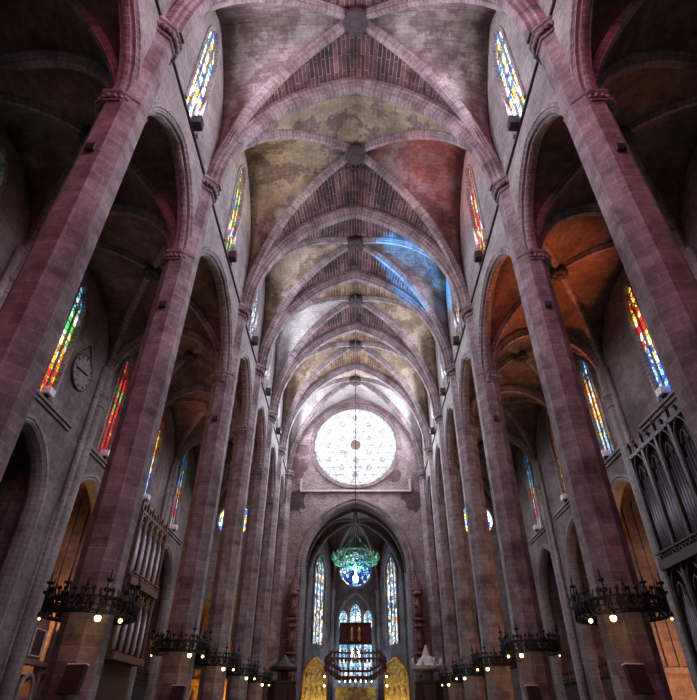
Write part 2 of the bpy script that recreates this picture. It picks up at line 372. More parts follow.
def web(b, P, Mid, C, zs, he, hc, stilt=0, n=14, m=5):
    """ruled half severy between the edge arch (P to Mid) and the diagonal rib (P to C)"""
    P, Mid, C = Vector(P), Vector(Mid), Vector(C); ae = (Mid - P).length; ac = (C - P).length
    def pt(plan, a, h, st, t):           # t: 0..1 from the springing to the crown
        H = h; z = H * t
        if z <= st: return P.copy(), z
        hh = h - st; R = (a*a + hh*hh) / (2*a); y = z - st
        x = sqrt(max(0, R*R - y*y)) - (R - a) if hh > a else a * sqrt(max(0, 1 - (y/hh)**2))     # distance from the crown axis
        f = 1 - x / a
        return P.lerp(plan, min(1, max(0, f))), z
    rows = []; arc = 0; prev = None
    for k in range(n + 1):
        t = sin(pi/2 * k / n)
        (p1, z1), (p2, z2) = pt(Mid, ae, he, stilt, t), pt(C, ac, hc, 0, t)
        A = Vector((p1.x, p1.y, zs + z1)); D = Vector((p2.x, p2.y, zs + z2))
        mid = (A + D) / 2
        if prev is not None: arc += (mid - prev).length
        prev = mid; Lr = (A - D).length
        row = []
        for q in range(m + 1):
            f = q / m; p = A.lerp(D, f); p.z += .35 * 4 * f * (1 - f) * min(1, Lr / 6)
            row.append((p, (f * Lr, arc)))
        rows.append(row)
    for k in range(n):
        for q in range(m):
            a_, b_, c_, d_ = rows[k][q], rows[k][q+1], rows[k+1][q+1], rows[k+1][q]
            if (a_[0] - b_[0]).length < 1e-4: b.face([a_[0], c_[0], d_[0]], [a_[1], c_[1], d_[1]], True)
            else: b.face([a_[0], b_[0], c_[0], d_[0]], [a_[1], b_[1], c_[1], d_[1]], True)
def rib_curve(P, C, zs, h, n=18):
    P, C = Vector(P), Vector(C); a = (C - P).length; R = (a*a + h*h) / (2*a); th = math.acos((R - a) / R)
    t_ = (C - P).normalized(); bdir = Vector((-t_.y, t_.x, 0)); pts = []; fr = []
    for k in range(n + 1):
        t = th * k / n; x = R*cos(t) - (R - a); zz = R*sin(t)
        if h <= a: t = pi/2 * k / n; x = a*cos(t); zz = h*sin(t)
        p = C - t_ * x; pts.append(Vector((p.x, p.y, zs + zz))); fr.append((t_ * cos(t) + Vector((0, 0, -sin(t))), bdir))
    return pts, fr
PROF_T = [(-.62, .1), (-.62, -.28), (-.50, -.34), (-.44, -.52), (-.30, -.60), (-.26, -.82), (.26, -.82), (.30, -.60), (.44, -.52), (.50, -.34), (.62, -.28), (.62, .1)]
PROF_T = [(x, -y) for x, y in PROF_T]
def scale_prof(k, kd=None): return [(x * k, y * (kd or k)) for x, y in PROF_T]
def finish_web(o):
    s = o.modifiers.new('thickness', 'SOLIDIFY'); s.thickness = .2; s.offset = 0; return o
def rib(name, P, C, zs, h, k, parent, mat, kd=None):
    pts, fr = rib_curve(P, C, zs, h); b = MB(); b.sweep(pts, fr, scale_prof(k, kd)); return b.build(name, mat, parent)
def full_arch(name, P, Q, zs, h, k, parent, mat, kd=None):
    P, Q = Vector(P), Vector(Q); C = (P + Q) / 2
    a, fa = rib_curve(P, C, zs, h); c, fc = rib_curve(Q, C, zs, h)
    bd = fa[0][1]; apex = (Vector((0, 0, -1)) * 1, bd)
    pts = a[:-1] + [a[-1]] + list(reversed(c[:-1])); fr = fa[:-1] + [apex] + [(f[0], bd) for f in reversed(fc[:-1])]
    b = MB(); b.sweep(pts, fr, scale_prof(k, kd)); return b.build(name, mat, parent)

def vault(nm, x0, x1, y0, y1, zs, ht, hl, hb, stilt, mats, rk, boss_r, parent_extra=None, t_arch=True, open_boss=False):
    root = empty(nm, (0, 0, 0), kind='structure')
    cx, cy = (x0 + x1) / 2, (y0 + y1) / 2; C = (cx, cy, 0)
    P00, P10, P11, P01 = (x0, y0, 0), (x1, y0, 0), (x1, y1, 0), (x0, y1, 0)
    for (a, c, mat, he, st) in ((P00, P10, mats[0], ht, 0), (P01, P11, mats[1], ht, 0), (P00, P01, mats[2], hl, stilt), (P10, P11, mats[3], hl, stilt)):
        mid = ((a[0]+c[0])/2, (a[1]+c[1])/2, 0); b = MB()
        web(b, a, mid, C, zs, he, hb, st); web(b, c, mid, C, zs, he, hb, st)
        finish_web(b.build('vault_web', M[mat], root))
    for P in (P00, P10, P11, P01): rib('diagonal_rib', P, C, zs, hb, rk, root, M['rib'])
    b = MB(); zb = zs + hb - .82 * rk
    b.lathe([(boss_r * .55, -.35), (boss_r * .9, -.28), (boss_r, -.1), (boss_r, .15), (boss_r * .8, .3), (boss_r * .7, .9)], 20, (cx, cy, zb))
    for k in range(10): b.ball((cx + boss_r*.8*cos(k*pi/5), cy + boss_r*.8*sin(k*pi/5), zb - .22), .16, 6, 4)
    b.lathe([(0, -.5), (boss_r * .35, -.46), (boss_r * .45, -.3)], 14, (cx, cy, zb), cap=False)
    b.build('keystone', M['boss'], root)
    if t_arch: full_arch('transverse_arch', P01, P11, zs, ht, 1.0 if rk > .5 else .62, root, M['rib'])
    return root

# ------------------------------------------------------------------ the shell
b = MB(); b.box(-25, 25, YW - 1, 93, -.3, 0); struct(b.build('floor', M['floor']))
CY = [YB(i) for i in range(-1, 7)]
def AR(i): return (22.4, 5.7) if i == 2 else (23.2, 4.75)   # springing and rise of the arcade arches
# nave walls above the arcades
for sg, nm in ((-1, 'left'), (1, 'right')):
    mp = lambda s, z, d, sg=sg: (sg * (9.6 + d), s, z)
    holes = []
    for k, c in enumerate(CY):
        holes.append(arch_hole(c, HB(k-1) - .78, 0, *AR(k-1))); holes.append(arch_hole(c, 1.1, 30.4, 38.0, 2.6, 10))
    wl = wall('wall_nave_' + nm, mp, YW, YE, 0, 44, .7, holes, M['wall'])
    for k, c in enumerate(CY):
        pts, nr = arch_path(c, HB(k-1) - .78, *AR(k-1), None)
        moulding('arch_moulding', mp, pts, nr, [(-.02, -.45), (.1, -.4), (.1, -.25), (.02, -.2), (.05, -.1), (-.05, .0), (-.14, -.03), (-.2, .12), (-.35, .16), (-.5, .12), (-.56, -.03), (-.65, 0), (-.75, -.1), (-.8, -.25), (-.8, -.4), (-.68, -.45)], M['arch'], wl)
        pts, nr = arch_path(c, 1.1, 38.0, 2.6, 30.4)
        moulding('window_surround', mp, pts, nr, [(-.02, -.3), (.1, -.25), (.1, 0), (-.2, .06), (-.3, -.02)], M['arch'], wl)
    b = MB(mp)
    for c in CY: b.box(c - HB(CY.index(c)-1) + .8, c + HB(CY.index(c)-1) - .8, 29.82, 29.95, -.13, .0)
    struct(b.build('trim_' + ('1' if sg < 0 else '2'), M['iron'] if False else M['darkwood'])) 
CO = [YO(i) for i in range(-1, 7)]
# outer aisle walls with chapel openings and windows
WCX = {}
for sg, nm in ((-1, 'left'), (1, 'right')):
    mp = lambda s, z, d, sg=sg: (sg * (XO + d), s, z)
    holes = []
    for k, c in enumerate(CO):
        i = k - 1
        if not (sg > 0 and i == 2): holes.append(arch_hole(c, 3.4, 0, 12.0, 4.1))
        holes.append(arch_hole(c, .95, 18.2, 25.0, 2.0, 10))
    wl = wall('wall_aisle_' + nm, mp, YW, YE, 0, 30.5, .8, holes, M['aislewall'])
    for k, c in enumerate(CO):
        i = k - 1
        if not (sg > 0 and i == 2):
            pts, nr = arch_path(c, 3.4, 12.0, 4.1, .0)
            moulding('arch_moulding', mp, pts, nr, [(-.02, -.55), (.14, -.5), (.14, -.3), (.04, -.2), (.1, -.1), (0, .02), (-.3, .15), (-.6, .15), (-.6, -.05)], M['wall'], wl)
        pts, nr = arch_path(c, .95, 25.0, 2.0, 18.2)
        moulding('window_surround', mp, pts, nr, [(-.02, -.3), (.1, -.25), (.1, 0), (-.2, .06), (-.3, -.02)], M['arch'], wl)
    b = MB(mp)
    for c in CO: b.box(c - 3.9, c + 3.9, 17.75, 17.95, -.28, 0); b.box(c - 3.9, c + 3.9, 17.55, 17.75, -.14, 0)
    struct(b.build('trim_' + ('3' if sg < 0 else '4'), M['wall']))
    # chapels behind the openings
    for k, c in enumerate(CO):
        i = k - 1
        if sg > 0 and i == 2: continue
        b = MB(mp); D = 5.0
        s0, s1, z1 = c - 3.8, c + 3.8, 17.0
        b.box(s0 - .3, s0, 0, z1, .8, D); b.box(s1, s1 + .3, 0, z1, .8, D); b.box(s0 - .3, s1 + .3, z1, z1 + .3, .8, D)
        b.box(s0 - .3, s1 + .3, 0, z1 + .3, D, D + .3)
        for q in range(6):                                  # wall shafts of the chapel
            s = s0 + (s1 - s0) * q / 5
            b.box(s - .14, s + .14, 4.5, 15.5, D - .25, D)
            if 0 < q < 5: b.box(s0, s0 + .2, 4.5, 15.5, .8 + q * .8, 1.0 + q * .8); b.box(s1 - .2, s1, 4.5, 15.5, .8 + q * .8, 1.0 + q * .8)
        b.box(s0, s1, 4.2, 4.6, D - .4, D); b.box(s1 - .35, s1, 4.2, 4.6, .8, D)
        struct(b.build('wall_chapel_' + nm, M['aislewall'])) 
# west end wall
mpw = lambda s, z, d: (s, YW - d, z)
ww = wall('wall_back', mpw, -20.1, 20.1, 0, 44, 1, [round_hole(0, 30, 5)], M['wall'])
# east end wall: rose, presbytery arch, aisle round windows and aisle chapels
mpe = lambda s, z, d: (s, YE + d, z)
RZ, RR = 34.5, 6.05
we = wall('wall_front', mpe, -20.1, 20.1, 0, 44, 1.0, [arch_hole(0, 6.7, 0, 17.6, 8.3, 24), round_hole(0, RZ, RR, 36), round_hole(-16.1, 23.6, 2.15), round_hole(16.1, 23.6, 2.15), arch_hole(-14.6, 2.6, 0, 9, 3.6), arch_hole(14.6, 2.6, 0, 9, 3.6)], M['eastwall'])
pts, nr = arch_path(0, 6.7, 17.6, 8.3, 0, 28)
moulding('arch_moulding', mpe, pts, nr, [(-.02, -.8), (.2, -.75), (.22, -.5), (.02, -.3), (.08, -.12), (-.1, .1), (-.5, .22), (-.9, .22), (-1.1, 0), (-1.1, -.4)], M['arch'], we)
pts, nr = circ(0, RZ, RR)
moulding('rose_surround', mpe, pts, nr, [(-.02, -.7), (.2, -.65), (.25, -.45), (.08, -.3), (.12, -.15), (-.15, .12), (-.5, .15), (-.5, -.1)], M['rib'], we, True)
for c in (-16.1, 16.1):
    pts, nr = circ(c, 23.6, 2.15, 28); moulding('round_window_surround', mpe, pts, nr, [(-.02, -.3), (.1, -.25), (.1, 0), (-.2, .08), (-.3, 0)], M['arch'], we, True)
b = MB(mpe); b.box(-7.6, 7.6, 27.35, 27.6, -.35, 0); b.box(-7.6, -7.35, 27.6, 29.2, -.25, 0); b.box(7.35, 7.6, 27.6, 29.2, -.25, 0); b.build('ledge', M['palestone'], we)
for sx in (-14.6, 14.6):
    b = MB(mpe); b.box(sx - 3, sx - 2.7, 0, 13, 1, 5); b.box(sx + 2.7, sx + 3, 0, 13, 1, 5); b.box(sx - 3, sx + 3, 12.7, 13, 1, 5); b.box(sx - 3, sx + 3, 0, 13, 5, 5.3)
    struct(b.build('wall_chapel_front', M['aislewall']))

# ------------------------------------------------------------------ windows
wn = [0]
def lancet(mp, c, a, z0, zs, h, gm, lights=3, d=.2):
    wn[0] += 1; root = empty('window_%d' % wn[0], kind='structure')
    n = 10; ss = [c - a * cos(pi*k/(2*n)) for k in range(2*n + 1)]
    b = MB(mp); out = [(s, zs + parc(s - c, a, h)) for s in ss]
    b.face([(c - a, z0, d), (c + a, z0, d)] + [(s, z, d) for s, z in reversed(out)],
           [(c - a, z0), (c + a, z0)] + [(s, z) for s, z in reversed(out)])
    b.build('pane', M[gm], root)
    b = MB(mp); wl = 2 * a / lights
    for k in range(1, lights):
        s = c - a + k * wl; top = zs + parc(s - c, a, h) - .05
        b.box(s - .05, s + .05, z0, top, d - .14, d + .02)
    for q in range(1, 6):
        z = z0 + (zs - z0) * q / 6; b.box(c - a, c + a, z - .02, z + .02, d - .05, d)
    b.build('mullion', M['arch'], root)
    b = MB(mp)
    for k in range(lights):                                        # little pointed heads of the lights
        cc = c - a + (k + .5) * wl; p, _ = arch_path(cc, wl/2, zs - wl * .55, wl * .6, None, 6, d - .07); b.tube(p, .05, 5)
    r = wl * .42
    for k in range(1, lights):
        p, _ = circ(c - a + k * wl, zs + wl * .62, r, 12, d - .07); b.tube(p, .045, 5, True)
    p, _ = circ(c, zs + h * .62, r * .8, 12, d - .07); b.tube(p, .045, 5, True)
    b.build('tracery', M['arch'], root)
    return root
CG = {(-1, 0): 'g_cool', (1, 0): 'g_cool', (-1, 1): 'g_cool', (1, 1): 'g_cool', (-1, 2): 'g_yellow', (1, 2): 'g_red', (-1, 3): 'g_white', (1, 3): 'g_yellow', (-1, 4): 'g_white', (1, 4): 'g_white', (-1, 5): 'g_cool', (1, 5): 'g_white', (-1, 6): 'g_white', (1, 6): 'g_cool'}
AG = {(-1, 2): 'g_aisle1', (-1, 3): 'g_aisle2', (-1, 4): 'g_aisle4', (-1, 5): 'g_aisle3', (-1, 6): 'g_aisle3', (1, 2): 'g_aisle4', (1, 3): 'g_aisle5', (1, 4): 'g_aisle6', (1, 5): 'g_aisle3', (1, 6): 'g_aisle3'}
for sg in (-1, 1):
    mpn = lambda s, z, d, sg=sg: (sg * (9.6 + d), s, z)
    mpa = lambda s, z, d, sg=sg: (sg * (XO + d), s, z)
    for k, c in enumerate(CY):
        i = k - 1
        lancet(mpn, c, 1.1, 30.4, 38.0, 2.6, CG.get((sg, i), 'g_cool'))
        lancet(mpa, CO[k], .95, 18.2, 25.0, 2.0, AG.get((sg, i), 'g_aisle3'))
def round_window(mp, c, z, r, gm, bars, hub=True, d=.4, step=None, bar=.05):
    wn[0] += 1; root = empty('window_%d' % wn[0], kind='structure')
    b = MB(mp); p, _ = circ(c, z, r, 48, d); b.face(p, [(q[0], q[1]) for q in p]); b.build('pane', M[gm], root)
    b = MB(mp)
    if step:
        for ang in (0, pi/3, 2*pi/3):
            k = -8
            while k <= 8:
                o = k * step; k += 1
                if abs(o) >= r: continue
                hl = sqrt(r*r - o*o); ux, uz = cos(ang), sin(ang); ox, oz = -uz * o, ux * o
                b.tube([(c + ox - ux*hl, z + oz - uz*hl, d - .06), (c + ox + ux*hl, z + oz + uz*hl, d - .06)], bar, 4, smooth=False)
        for ring_r in (step * 1.0, step * 3.6):
            p, _ = circ(c, z, min(ring_r, r - .1), 36, d - .06); b.tube(p, bar, 4, True)
    else:
        for k in range(bars):
            t = 2*pi*k/bars; rr = r * .62
            p, _ = circ(c + rr*cos(t), z + rr*sin(t), r * .26, 12, d - .06); b.tube(p, bar, 4, True)
        p, _ = circ(c, z, r * .34, 16, d - .06); b.tube(p, bar, 4, True)
    b.build('tracery', M['palestone'] if step else M['arch'], root)
    return root
rose = round_window(mpe, 0, RZ, RR, 'g_rose', 0, step=1.12, bar=.07)
b = MB(mpe)                                                        # trefoils and hub of the rose
for q in range(-5, 6):
    for t in range(-5, 6):
        x = (q + t * .5) * 1.12 * 2 / sqrt(3) * 1; z = t * 1.12
        R_ = sqrt(x*x + z*z)
        if 1.2 < R_ < 5.1 and (q - t) % 3 == 0:
            for a in range(3):
                t_ = pi/2 + a*2*pi/3; p, _ = circ(x + .25*cos(t_), RZ + z + .25*sin(t_), .2, 10, .32); b.tube(p, .05, 4, True)
b.build('trefoil', M['palestone'], rose)
for q in range(-5, 6):
    for t in range(-5, 6):
        x = (q + t * .5) * 1.12 * 2 / sqrt(3); z = t * 1.12
        if 1.2 < sqrt(x*x + z*z) < 5.2 and (q - t) % 3 == 0:
            b = MB(mpe); p, _ = circ(x, RZ + z, .44, 14, .385); b.face(p); b.build('roundel', M['lavender'], rose)
p, _ = circ(0, RZ, RR * .97, 60, .3); b = MB(mpe)
for k in range(24):
    t_ = 2*pi*k/24; p, _ = circ(5.5*cos(t_), RZ + 5.5*sin(t_), .42, 10, .34); b.tube(p, .05, 4, True)
b.build('rim_foils', M['palestone'], rose)
b = MB(lambda x, y, z: (x, YE + .3 - z, RZ + y)); b.lathe([(.78, 0), (.78, .12), (.5, .2), (.2, .2), (0, .3)], 12); b.build('hub', M['ochre'], rose)
round_window(mpe, -16.1, 23.6, 2.15, 'g_eastL', 6); round_window(mpe, 16.1, 23.6, 2.15, 'g_eastL', 6)
round_window(mpw, 0, 30, 5, 'g_rose_west', 10)

# ------------------------------------------------------------------ vaults
NM = {-1: ('brick', 'brick', 'plaster', 'plaster'), 0: ('brick', 'brick', 'plaster', 'plaster'), 1: ('brick', 'brick', 'plaster', 'plaster'), 2: ('ochre', 'brick', 'ochre', 'russet_lit'),
      3: ('brick', 'brick', 'cream_lit', 'plaster'), 4: ('goldbrick_lit', 'brick', 'pale', 'cream_lit'), 5: ('goldbrick_lit', 'goldbrick_lit', 'cream_lit', 'cream_lit'), 6: ('cream_lit', 'pale', 'pale', 'pale')}
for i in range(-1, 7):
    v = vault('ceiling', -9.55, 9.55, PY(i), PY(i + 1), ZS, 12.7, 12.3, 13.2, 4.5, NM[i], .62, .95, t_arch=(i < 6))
    for sg in (-1, 1):
        x0, x1 = (10.3, XO) if sg > 0 else (-XO, -10.3)
        va = vault('ceiling', x0, x1, PY(i), PY(i + 1), ZA, 4.7, 5.2, 5.5, .3, ('aislevault',) * 4, .42, .62, t_arch=(i < 6))

# ------------------------------------------------------------------ pillars
O8 = pi / 8
def make_pillar():
    r = empty('stone_pillar')
    b = MB(); b.lathe([(1.25, 0), (1.25, .5), (1.15, .6), (1.15, .9), (1.0, 1.1), (.93, 1.25)], 8, rot=O8, smooth=False); b.build('plinth', M['pillar'], r)
    b = MB(); b.lathe([(.89, 1.25), (.89, ZA)], 8, rot=O8, smooth=False); b.build('shaft', M['pillar'], r)
    b = MB(); b.lathe([(.86, ZA - .62), (.97, ZA - .58), (.97, ZA - .5), (.88, ZA - .46), (.92, ZA - .2), (1.04, ZA - .1), (1.08, ZA - .05), (1.08, ZA + .05), (.86, ZA + .12)], 8, (-.16, 0, 0), rot=O8, smooth=False)
    for k in range(4, 21):
        t = 2*pi*(k + .5)/24; b.ball((-.16 + .93*cos(t), .93*sin(t), ZA - .32), .11, 6, 4, 1.2)
    b.build('aisle_capital', M['pillar'], r)
    b = MB(); b.lathe([(.89, ZA), (.89, ZS - 1.0)], 8, rot=O8, smooth=False); b.build('upper_shaft', M['pillar'], r)
    b = MB(); z = ZS
    b.lathe([(.92, z - 1.0), (1.0, z - .95), (1.0, z - .85), (.94, z - .8), (.97, z - .35), (1.1, z - .18), (1.2, z - .12), (1.2, z + .06), (1.0, z + .12)], 8, rot=O8, smooth=False)
    for k in range(24):
        t = 2*pi*(k + .5)/24; b.ball((1.0*cos(t), 1.0*sin(t), z - .5), .15, 6, 4, 1.3)
    b.build('vault_capital', M['pillar'], r)
    return r
ORD = {1: 'nearest, cut by the side of the frame', 2: 'with the largest candelabra ring', 3: 'third from the front', 4: 'fourth from the front', 5: 'fifth from the front', 6: 'sixth from the front', 7: 'last, at the corner of the end wall'}
pil = make_pillar(); first = True
for i in range(1, 8):
    for sg, sd in ((-1, 'left'), (1, 'right')):
        o = pil if first else copy_tree(pil); first = False
        o.location = (sg * (9.98 if i < 7 else 9.6), PY(i) if i < 7 else PY(i) - .55, 0); o.rotation_euler = (0, 0, 0 if sg < 0 else pi)
        tag(o, 'octagonal stone pillar, %s row, %s' % (sd, ORD[i]), 'pillar', 'octagonal nave pillars')
# wall shafts on the aisle walls
n_ = 0
for i in range(0, 7):
    for sg in (-1, 1):
        n_ += 1; b = MB(); x = sg * 19.15
        b.lathe([(.75, 0), (.75, .6), (.55, .9), (.42, 1.0), (.42, 20.6), (.5, 20.65), (.5, 20.8), (.44, 20.9), (.5, 21.3), (.66, 21.5), (.66, 21.65), (.45, 21.7), (.45, 24.2)], 10, (x, PY(i), 0), smooth=False)
        b.lathe([(.22, 0), (.22, 23.8)], 8, (x, PY(i) - .55, 0)); b.lathe([(.22, 0), (.22, 23.8)], 8, (x, PY(i) + .55, 0))
        struct(b.build('trim_%d' % (4 + n_), M['wall']))

# ------------------------------------------------------------------ presbytery
PV = [(-7.3, YE + 1), (-7.3, 84), (-3.7, 91), (3.7, 91), (7.3, 84), (7.3, YE + 1)]
NMS = ['left', 'far_left', 'far', 'far_right', 'right']
for k in range(5):
    p, q = Vector(PV[k]), Vector(PV[k + 1]); t = (q - p).normalized(); nn = Vector((-t.y, t.x)); L_ = (q - p).length
    mp = lambda s, z, d, p=p, t=t, nn=nn: (p.x + t.x*s + nn.x*d, p.y + t.y*s + nn.y*d, z)
    holes = []
    if k in (1, 3): holes = [arch_hole(L_/2, 1.55, 10.9, 20.8, 2.4)]
    if k == 2: holes = [round_hole(L_/2, 22.0, 2.6), arch_hole(L_/2, 2.7, 7.0, 14.0, 4.2)]
    wp = wall('wall_presbytery_' + NMS[k], mp, 0, L_, 0, 29, .8, holes, M['aislewall'])
    if k in (1, 3):
        lancet(mp, L_/2, 1.55, 10.9, 20.8, 2.4, 'g_pres', 3)
        pts, nr = arch_path(L_/2, 1.55, 20.8, 2.4, 10.9); moulding('window_surround', mp, pts, nr, [(-.02, -.35), (.15, -.3), (.15, 0), (-.2, .06), (-.3, -.02)], M['arch'], wp)
    if k == 2:
        round_window(mp, L_/2, 22.0, 2.6, 'g_small', 8)
        lancet(mp, L_/2 - 1.9, .62, 7, 14.7, 1.3, 'g_blue', 2, .3); lancet(mp, L_/2, .85, 7, 15.3, 1.6, 'g_blue', 2, .3); lancet(mp, L_/2 + 1.9, .62, 7, 14.7, 1.3, 'g_blue', 2, .3)
        b = MB(mp)
        for xx in (-2.6, -1.1, 1.1, 2.6): b.box(L_/2 + xx - .17, L_/2 + xx + .17, 7, 15 if abs(xx) < 2 else 13.6, .15, .5)
        b.face([(L_/2 - 2.7, 7, .6), (L_/2 + 2.7, 7, .6)] + [(x, z, .6) for x, z, _ in reversed(arch_path(L_/2, 2.7, 14, 4.2)[0])])
        b.build('window_back_wall', M['wall'], wp)
        for rr, ww_ in ((2.7, .14),):
            pts, nr = arch_path(L_/2, 2.7, 14.0, 4.2, 7); moulding('niche_surround', mp, pts, nr, [(-.02, -.35), (.2, -.3), (.2, 0), (-.2, .1), (-.3, -.02)], M['arch'], wp)
        pts, nr = circ(L_/2, 22.0, 2.6, 36); moulding('rose_surround', mp, pts, nr, [(-.02, -.35), (.15, -.3), (.15, 0), (-.2, .06), (-.3, -.02)], M['arch'], wp, True)
        b = MB(mp)
        for xx, zt in ((-.95, 17.5), (0, 17.9), (.95, 17.5)):
            p_, _ = circ(L_/2 + xx * .8, 16.2 if xx else 17.0, .42, 14, .3); b.tube(p_, .07, 5, True)
        b.build('tracery', M['arch'], wp)
root = empty('ceiling', kind='structure'); C0 = (0, 83.5, 0)
PV2 = [(-7.3, 77.5), (-7.3, 84), (-3.7, 91), (3.7, 91), (7.3, 84), (7.3, 77.5)]
for k in range(5):
    p, q = Vector((*PV2[k], 0)), Vector((*PV2[k+1], 0)); mid = (p + q) / 2; b = MB()
    web(b, p, mid, C0, 18.5, 8.3, 9.2, 3.5); web(b, q, mid, C0, 18.5, 8.3, 9.2, 3.5); finish_web(b.build('vault_web', M['aislevault'], root))
for P in PV2: rib('vault_rib', (*P, 0), C0, 18.5, 9.2, .42, root, M['rib'])
b = MB(); web(b, (-7.3, 77.5, 0), (0, 77.5, 0), C0, 18.5, 9.0, 9.2); web(b, (7.3, 77.5, 0), (0, 77.5, 0), C0, 18.5, 9.0, 9.2)
for s in (-1, 1):
    pts, _ = rib_curve((s*7.3, 77.5, 0), (0, 77.5, 0), 18.5, 9.0)
    for a_, c_ in zip(pts, pts[1:]): b.face([a_, c_, (c_.x, YE + .9, c_.z), (a_.x, YE + .9, a_.z)])
finish_web(b.build('vault_web', M['aislevault'], root))
full_arch('transverse_arch', (-7.3, 77.5, 0), (7.3, 77.5, 0), 18.5, 9.0, .6, root, M['rib'])
for s in (-1, 1):
    for p in ((s * 7.2, 84), (s * 3.7, 90.8)):
        n_ += 1; b = MB(); b.lathe([(.4, 0), (.4, 18), (.55, 18.4), (.55, 18.7), (.4, 18.8)], 8, (*p, 0), smooth=False); struct(b.build('trim_%d' % (4 + n_), M['wall']))
area('presbytery_daylight', (0, 89.5, 14), (0, -1, 0), 5, 9, 300, (.5, .65, 1))
area('presbytery_rose_daylight', (0, 90.2, 22), (0, -1, -.2), 4, 4, 400, (.5, .7, 1), 'ELLIPSE')
for s in (-1, 1): area('presbytery_lancet_daylight', (s*5.1, 87.2, 16), (-s*.85, -.5, 0), 2.4, 9, 250, (.75, .85, 1))

# ------------------------------------------------------------------ ring candelabra on the pillars
def make_ring():
    r = empty('candelabra_ring')
    b = MB(); R = 1.58
    for z, q in ((-.24, .07), (.0, .03), (.24, .07)): b.tube([(R*cos(2*pi*k/32), R*sin(2*pi*k/32), z) for k in range(32)], q, 6, True)
    b.build('hoop', M['iron'], r)
    b = MB()
    for k in range(24):
        t = 2*pi*k/24; c = (R*cos(t), R*sin(t), 0); p = [(c[0] - .2*sin(t)*cos(a), c[1] + .2*cos(t)*cos(a), .2*sin(a)) for a in [2*pi*q/8 for q in range(8)]]
        b.tube(p, .035, 4, True)
    for k in range(48):
        t = 2*pi*k/48; q = R + .05; b.tube([(q*cos(t), q*sin(t), -.3), (q*cos(t + .06), q*sin(t + .06), 0), (q*cos(t), q*sin(t), .42 + .12*(k % 3))], .035, 4)
        if k % 3 == 0: b.ball((q*cos(t), q*sin(t), .5), .09, 5, 4)
    b.build('scrollwork', M['iron'], r)
    for k in range(8):
        b = MB(); t = 2*pi*(k + .5)/8; b.tube([(.84*cos(t), .84*sin(t), -.1), (R*cos(t), R*sin(t), -.1)], .05, 6)
        b.build('bracket', M['iron'], r)
    for k in range(14):
        t = 2*pi*k/14; h = (.75, .45, .6, .4)[k % 4]; b = MB(); x, y = 1.02*R*cos(t), 1.02*R*sin(t)
        b.tube([(x, y, -.2), (x, y, h)], .035, 6)
        b.lathe([(.04, h - .35), (.15, h - .3), (.17, h - .22), (.04, h - .22)], 8, (x, y, 0)); b.lathe([(.03, h), (.12, h + .04), (.13, h + .12), (.03, h + .12)], 8, (x, y, 0))
        for s in (-1, 1):
            b.tube([(x, y, h - .55), (x - s*.22*sin(t), y + s*.22*cos(t), h - .5), (x - s*.26*sin(t), y + s*.26*cos(t), h - .28)], .025, 5)
        b.lathe([(.028, h + .12), (.028, h + .42), (0, h + .45)], 6, (x, y, 0))
        b.build('candle_holder', M['iron'], r)
    for t, big in ((-pi/2 + .6, 1), (-pi/2 + 1.1, .7), (-pi/2 - .75, .3)):
        x, y = 1.08*R*cos(t), 1.08*R*sin(t); b = MB()
        b.lathe([(.03, -.22), (.09, -.26), (.1, -.38), (.07, -.4)], 10, (x, y, 0)); lamp = b.build('lamp_socket', M['iron'], r)
        b = MB(); b.ball((x, y, -.47), .03 + .085*big*big, 10, 6); b.build('bulb', M['bulb'], lamp)
    return r
ring = make_ring(); first = True
RO = {2: 'largest in view', 3: 'on third pillar', 4: 'on fourth pillar', 5: 'on fifth pillar', 6: 'smallest and farthest'}
for i in range(2, 7):
    for sg, sd in ((-1, 'left'), (1, 'right')):
        o = ring if first else copy_tree(ring); first = False
        o.location = (sg * 9.98, PY(i), 5.05); o.scale = (sg * -1, 1, 1)
        tag(o, 'black iron candelabra ring with bulbs in the %s row, %s' % (sd, RO[i]), 'candelabra', 'iron candelabra rings around the pillars')
        t = -pi/2 + .6; x = sg * 9.98 - sg * 2.2*cos(t); y = PY(i) + 2.2*sin(t)
        cool = i == 5
        point('ring_lamp', (x, y, 4.5), 20 if i == 2 else 12, (.4, 1, .85) if cool else (1, .62, .3), .1)

# ------------------------------------------------------------------ things fixed to pillars and walls
def signbox(): 
    r = empty('loudspeaker'); b = MB(); b.prism([(-.36, -.42), (.36, -.42), (.36, .42), (-.36, .42)], -.16, .02); b.build('cabinet', M['redbox'], r)
    b = MB(); b.box(-.37, .37, -.17, .03, .42, .46); b.build('top_edge', M['white'], r)
    b = MB(); b.box(-.05, .05, 0, .4, -.05, .05); b.build('bracket', M['iron'], r); return r
sb = signbox(); first = True
for i in (2, 3):
    for sg, sd in ((-1, 'left'), (1, 'right')):
        o = sb if first else copy_tree(sb); first = False
        o.location = (sg * 9.35, PY(i) - 1.25, 2.75); o.rotation_euler = (radians(-12), 0, radians(-14 * sg * -1))
        tag(o, 'dark red slanted speaker panel with pale top edge on the %s %s pillar' % ('second' if i == 2 else 'third', sd), 'speaker', 'speaker panels low on the pillars')
b = MB(); b.box(-.17, .17, -.14, .0, -.17, .17); sp0 = b.build('speaker_box', M['darkwood']); sp0.location = (-9.98, PY(1) - .85, 19.3); first = True
for i in (1, 2, 3):
    for sg, sd in ((-1, 'left'), (1, 'right')):
        o = sp0 if first else sp0.copy()
        if not first: COL.objects.link(o)
        first = False; o.location = (sg * 9.98, PY(i) - .85, 19.3)
        tag(o, 'small dark square speaker box high on the %s %s pillar face' % (['nearest', 'second', 'third'][i - 1], sd), 'speaker', 'small boxes high on the pillars')
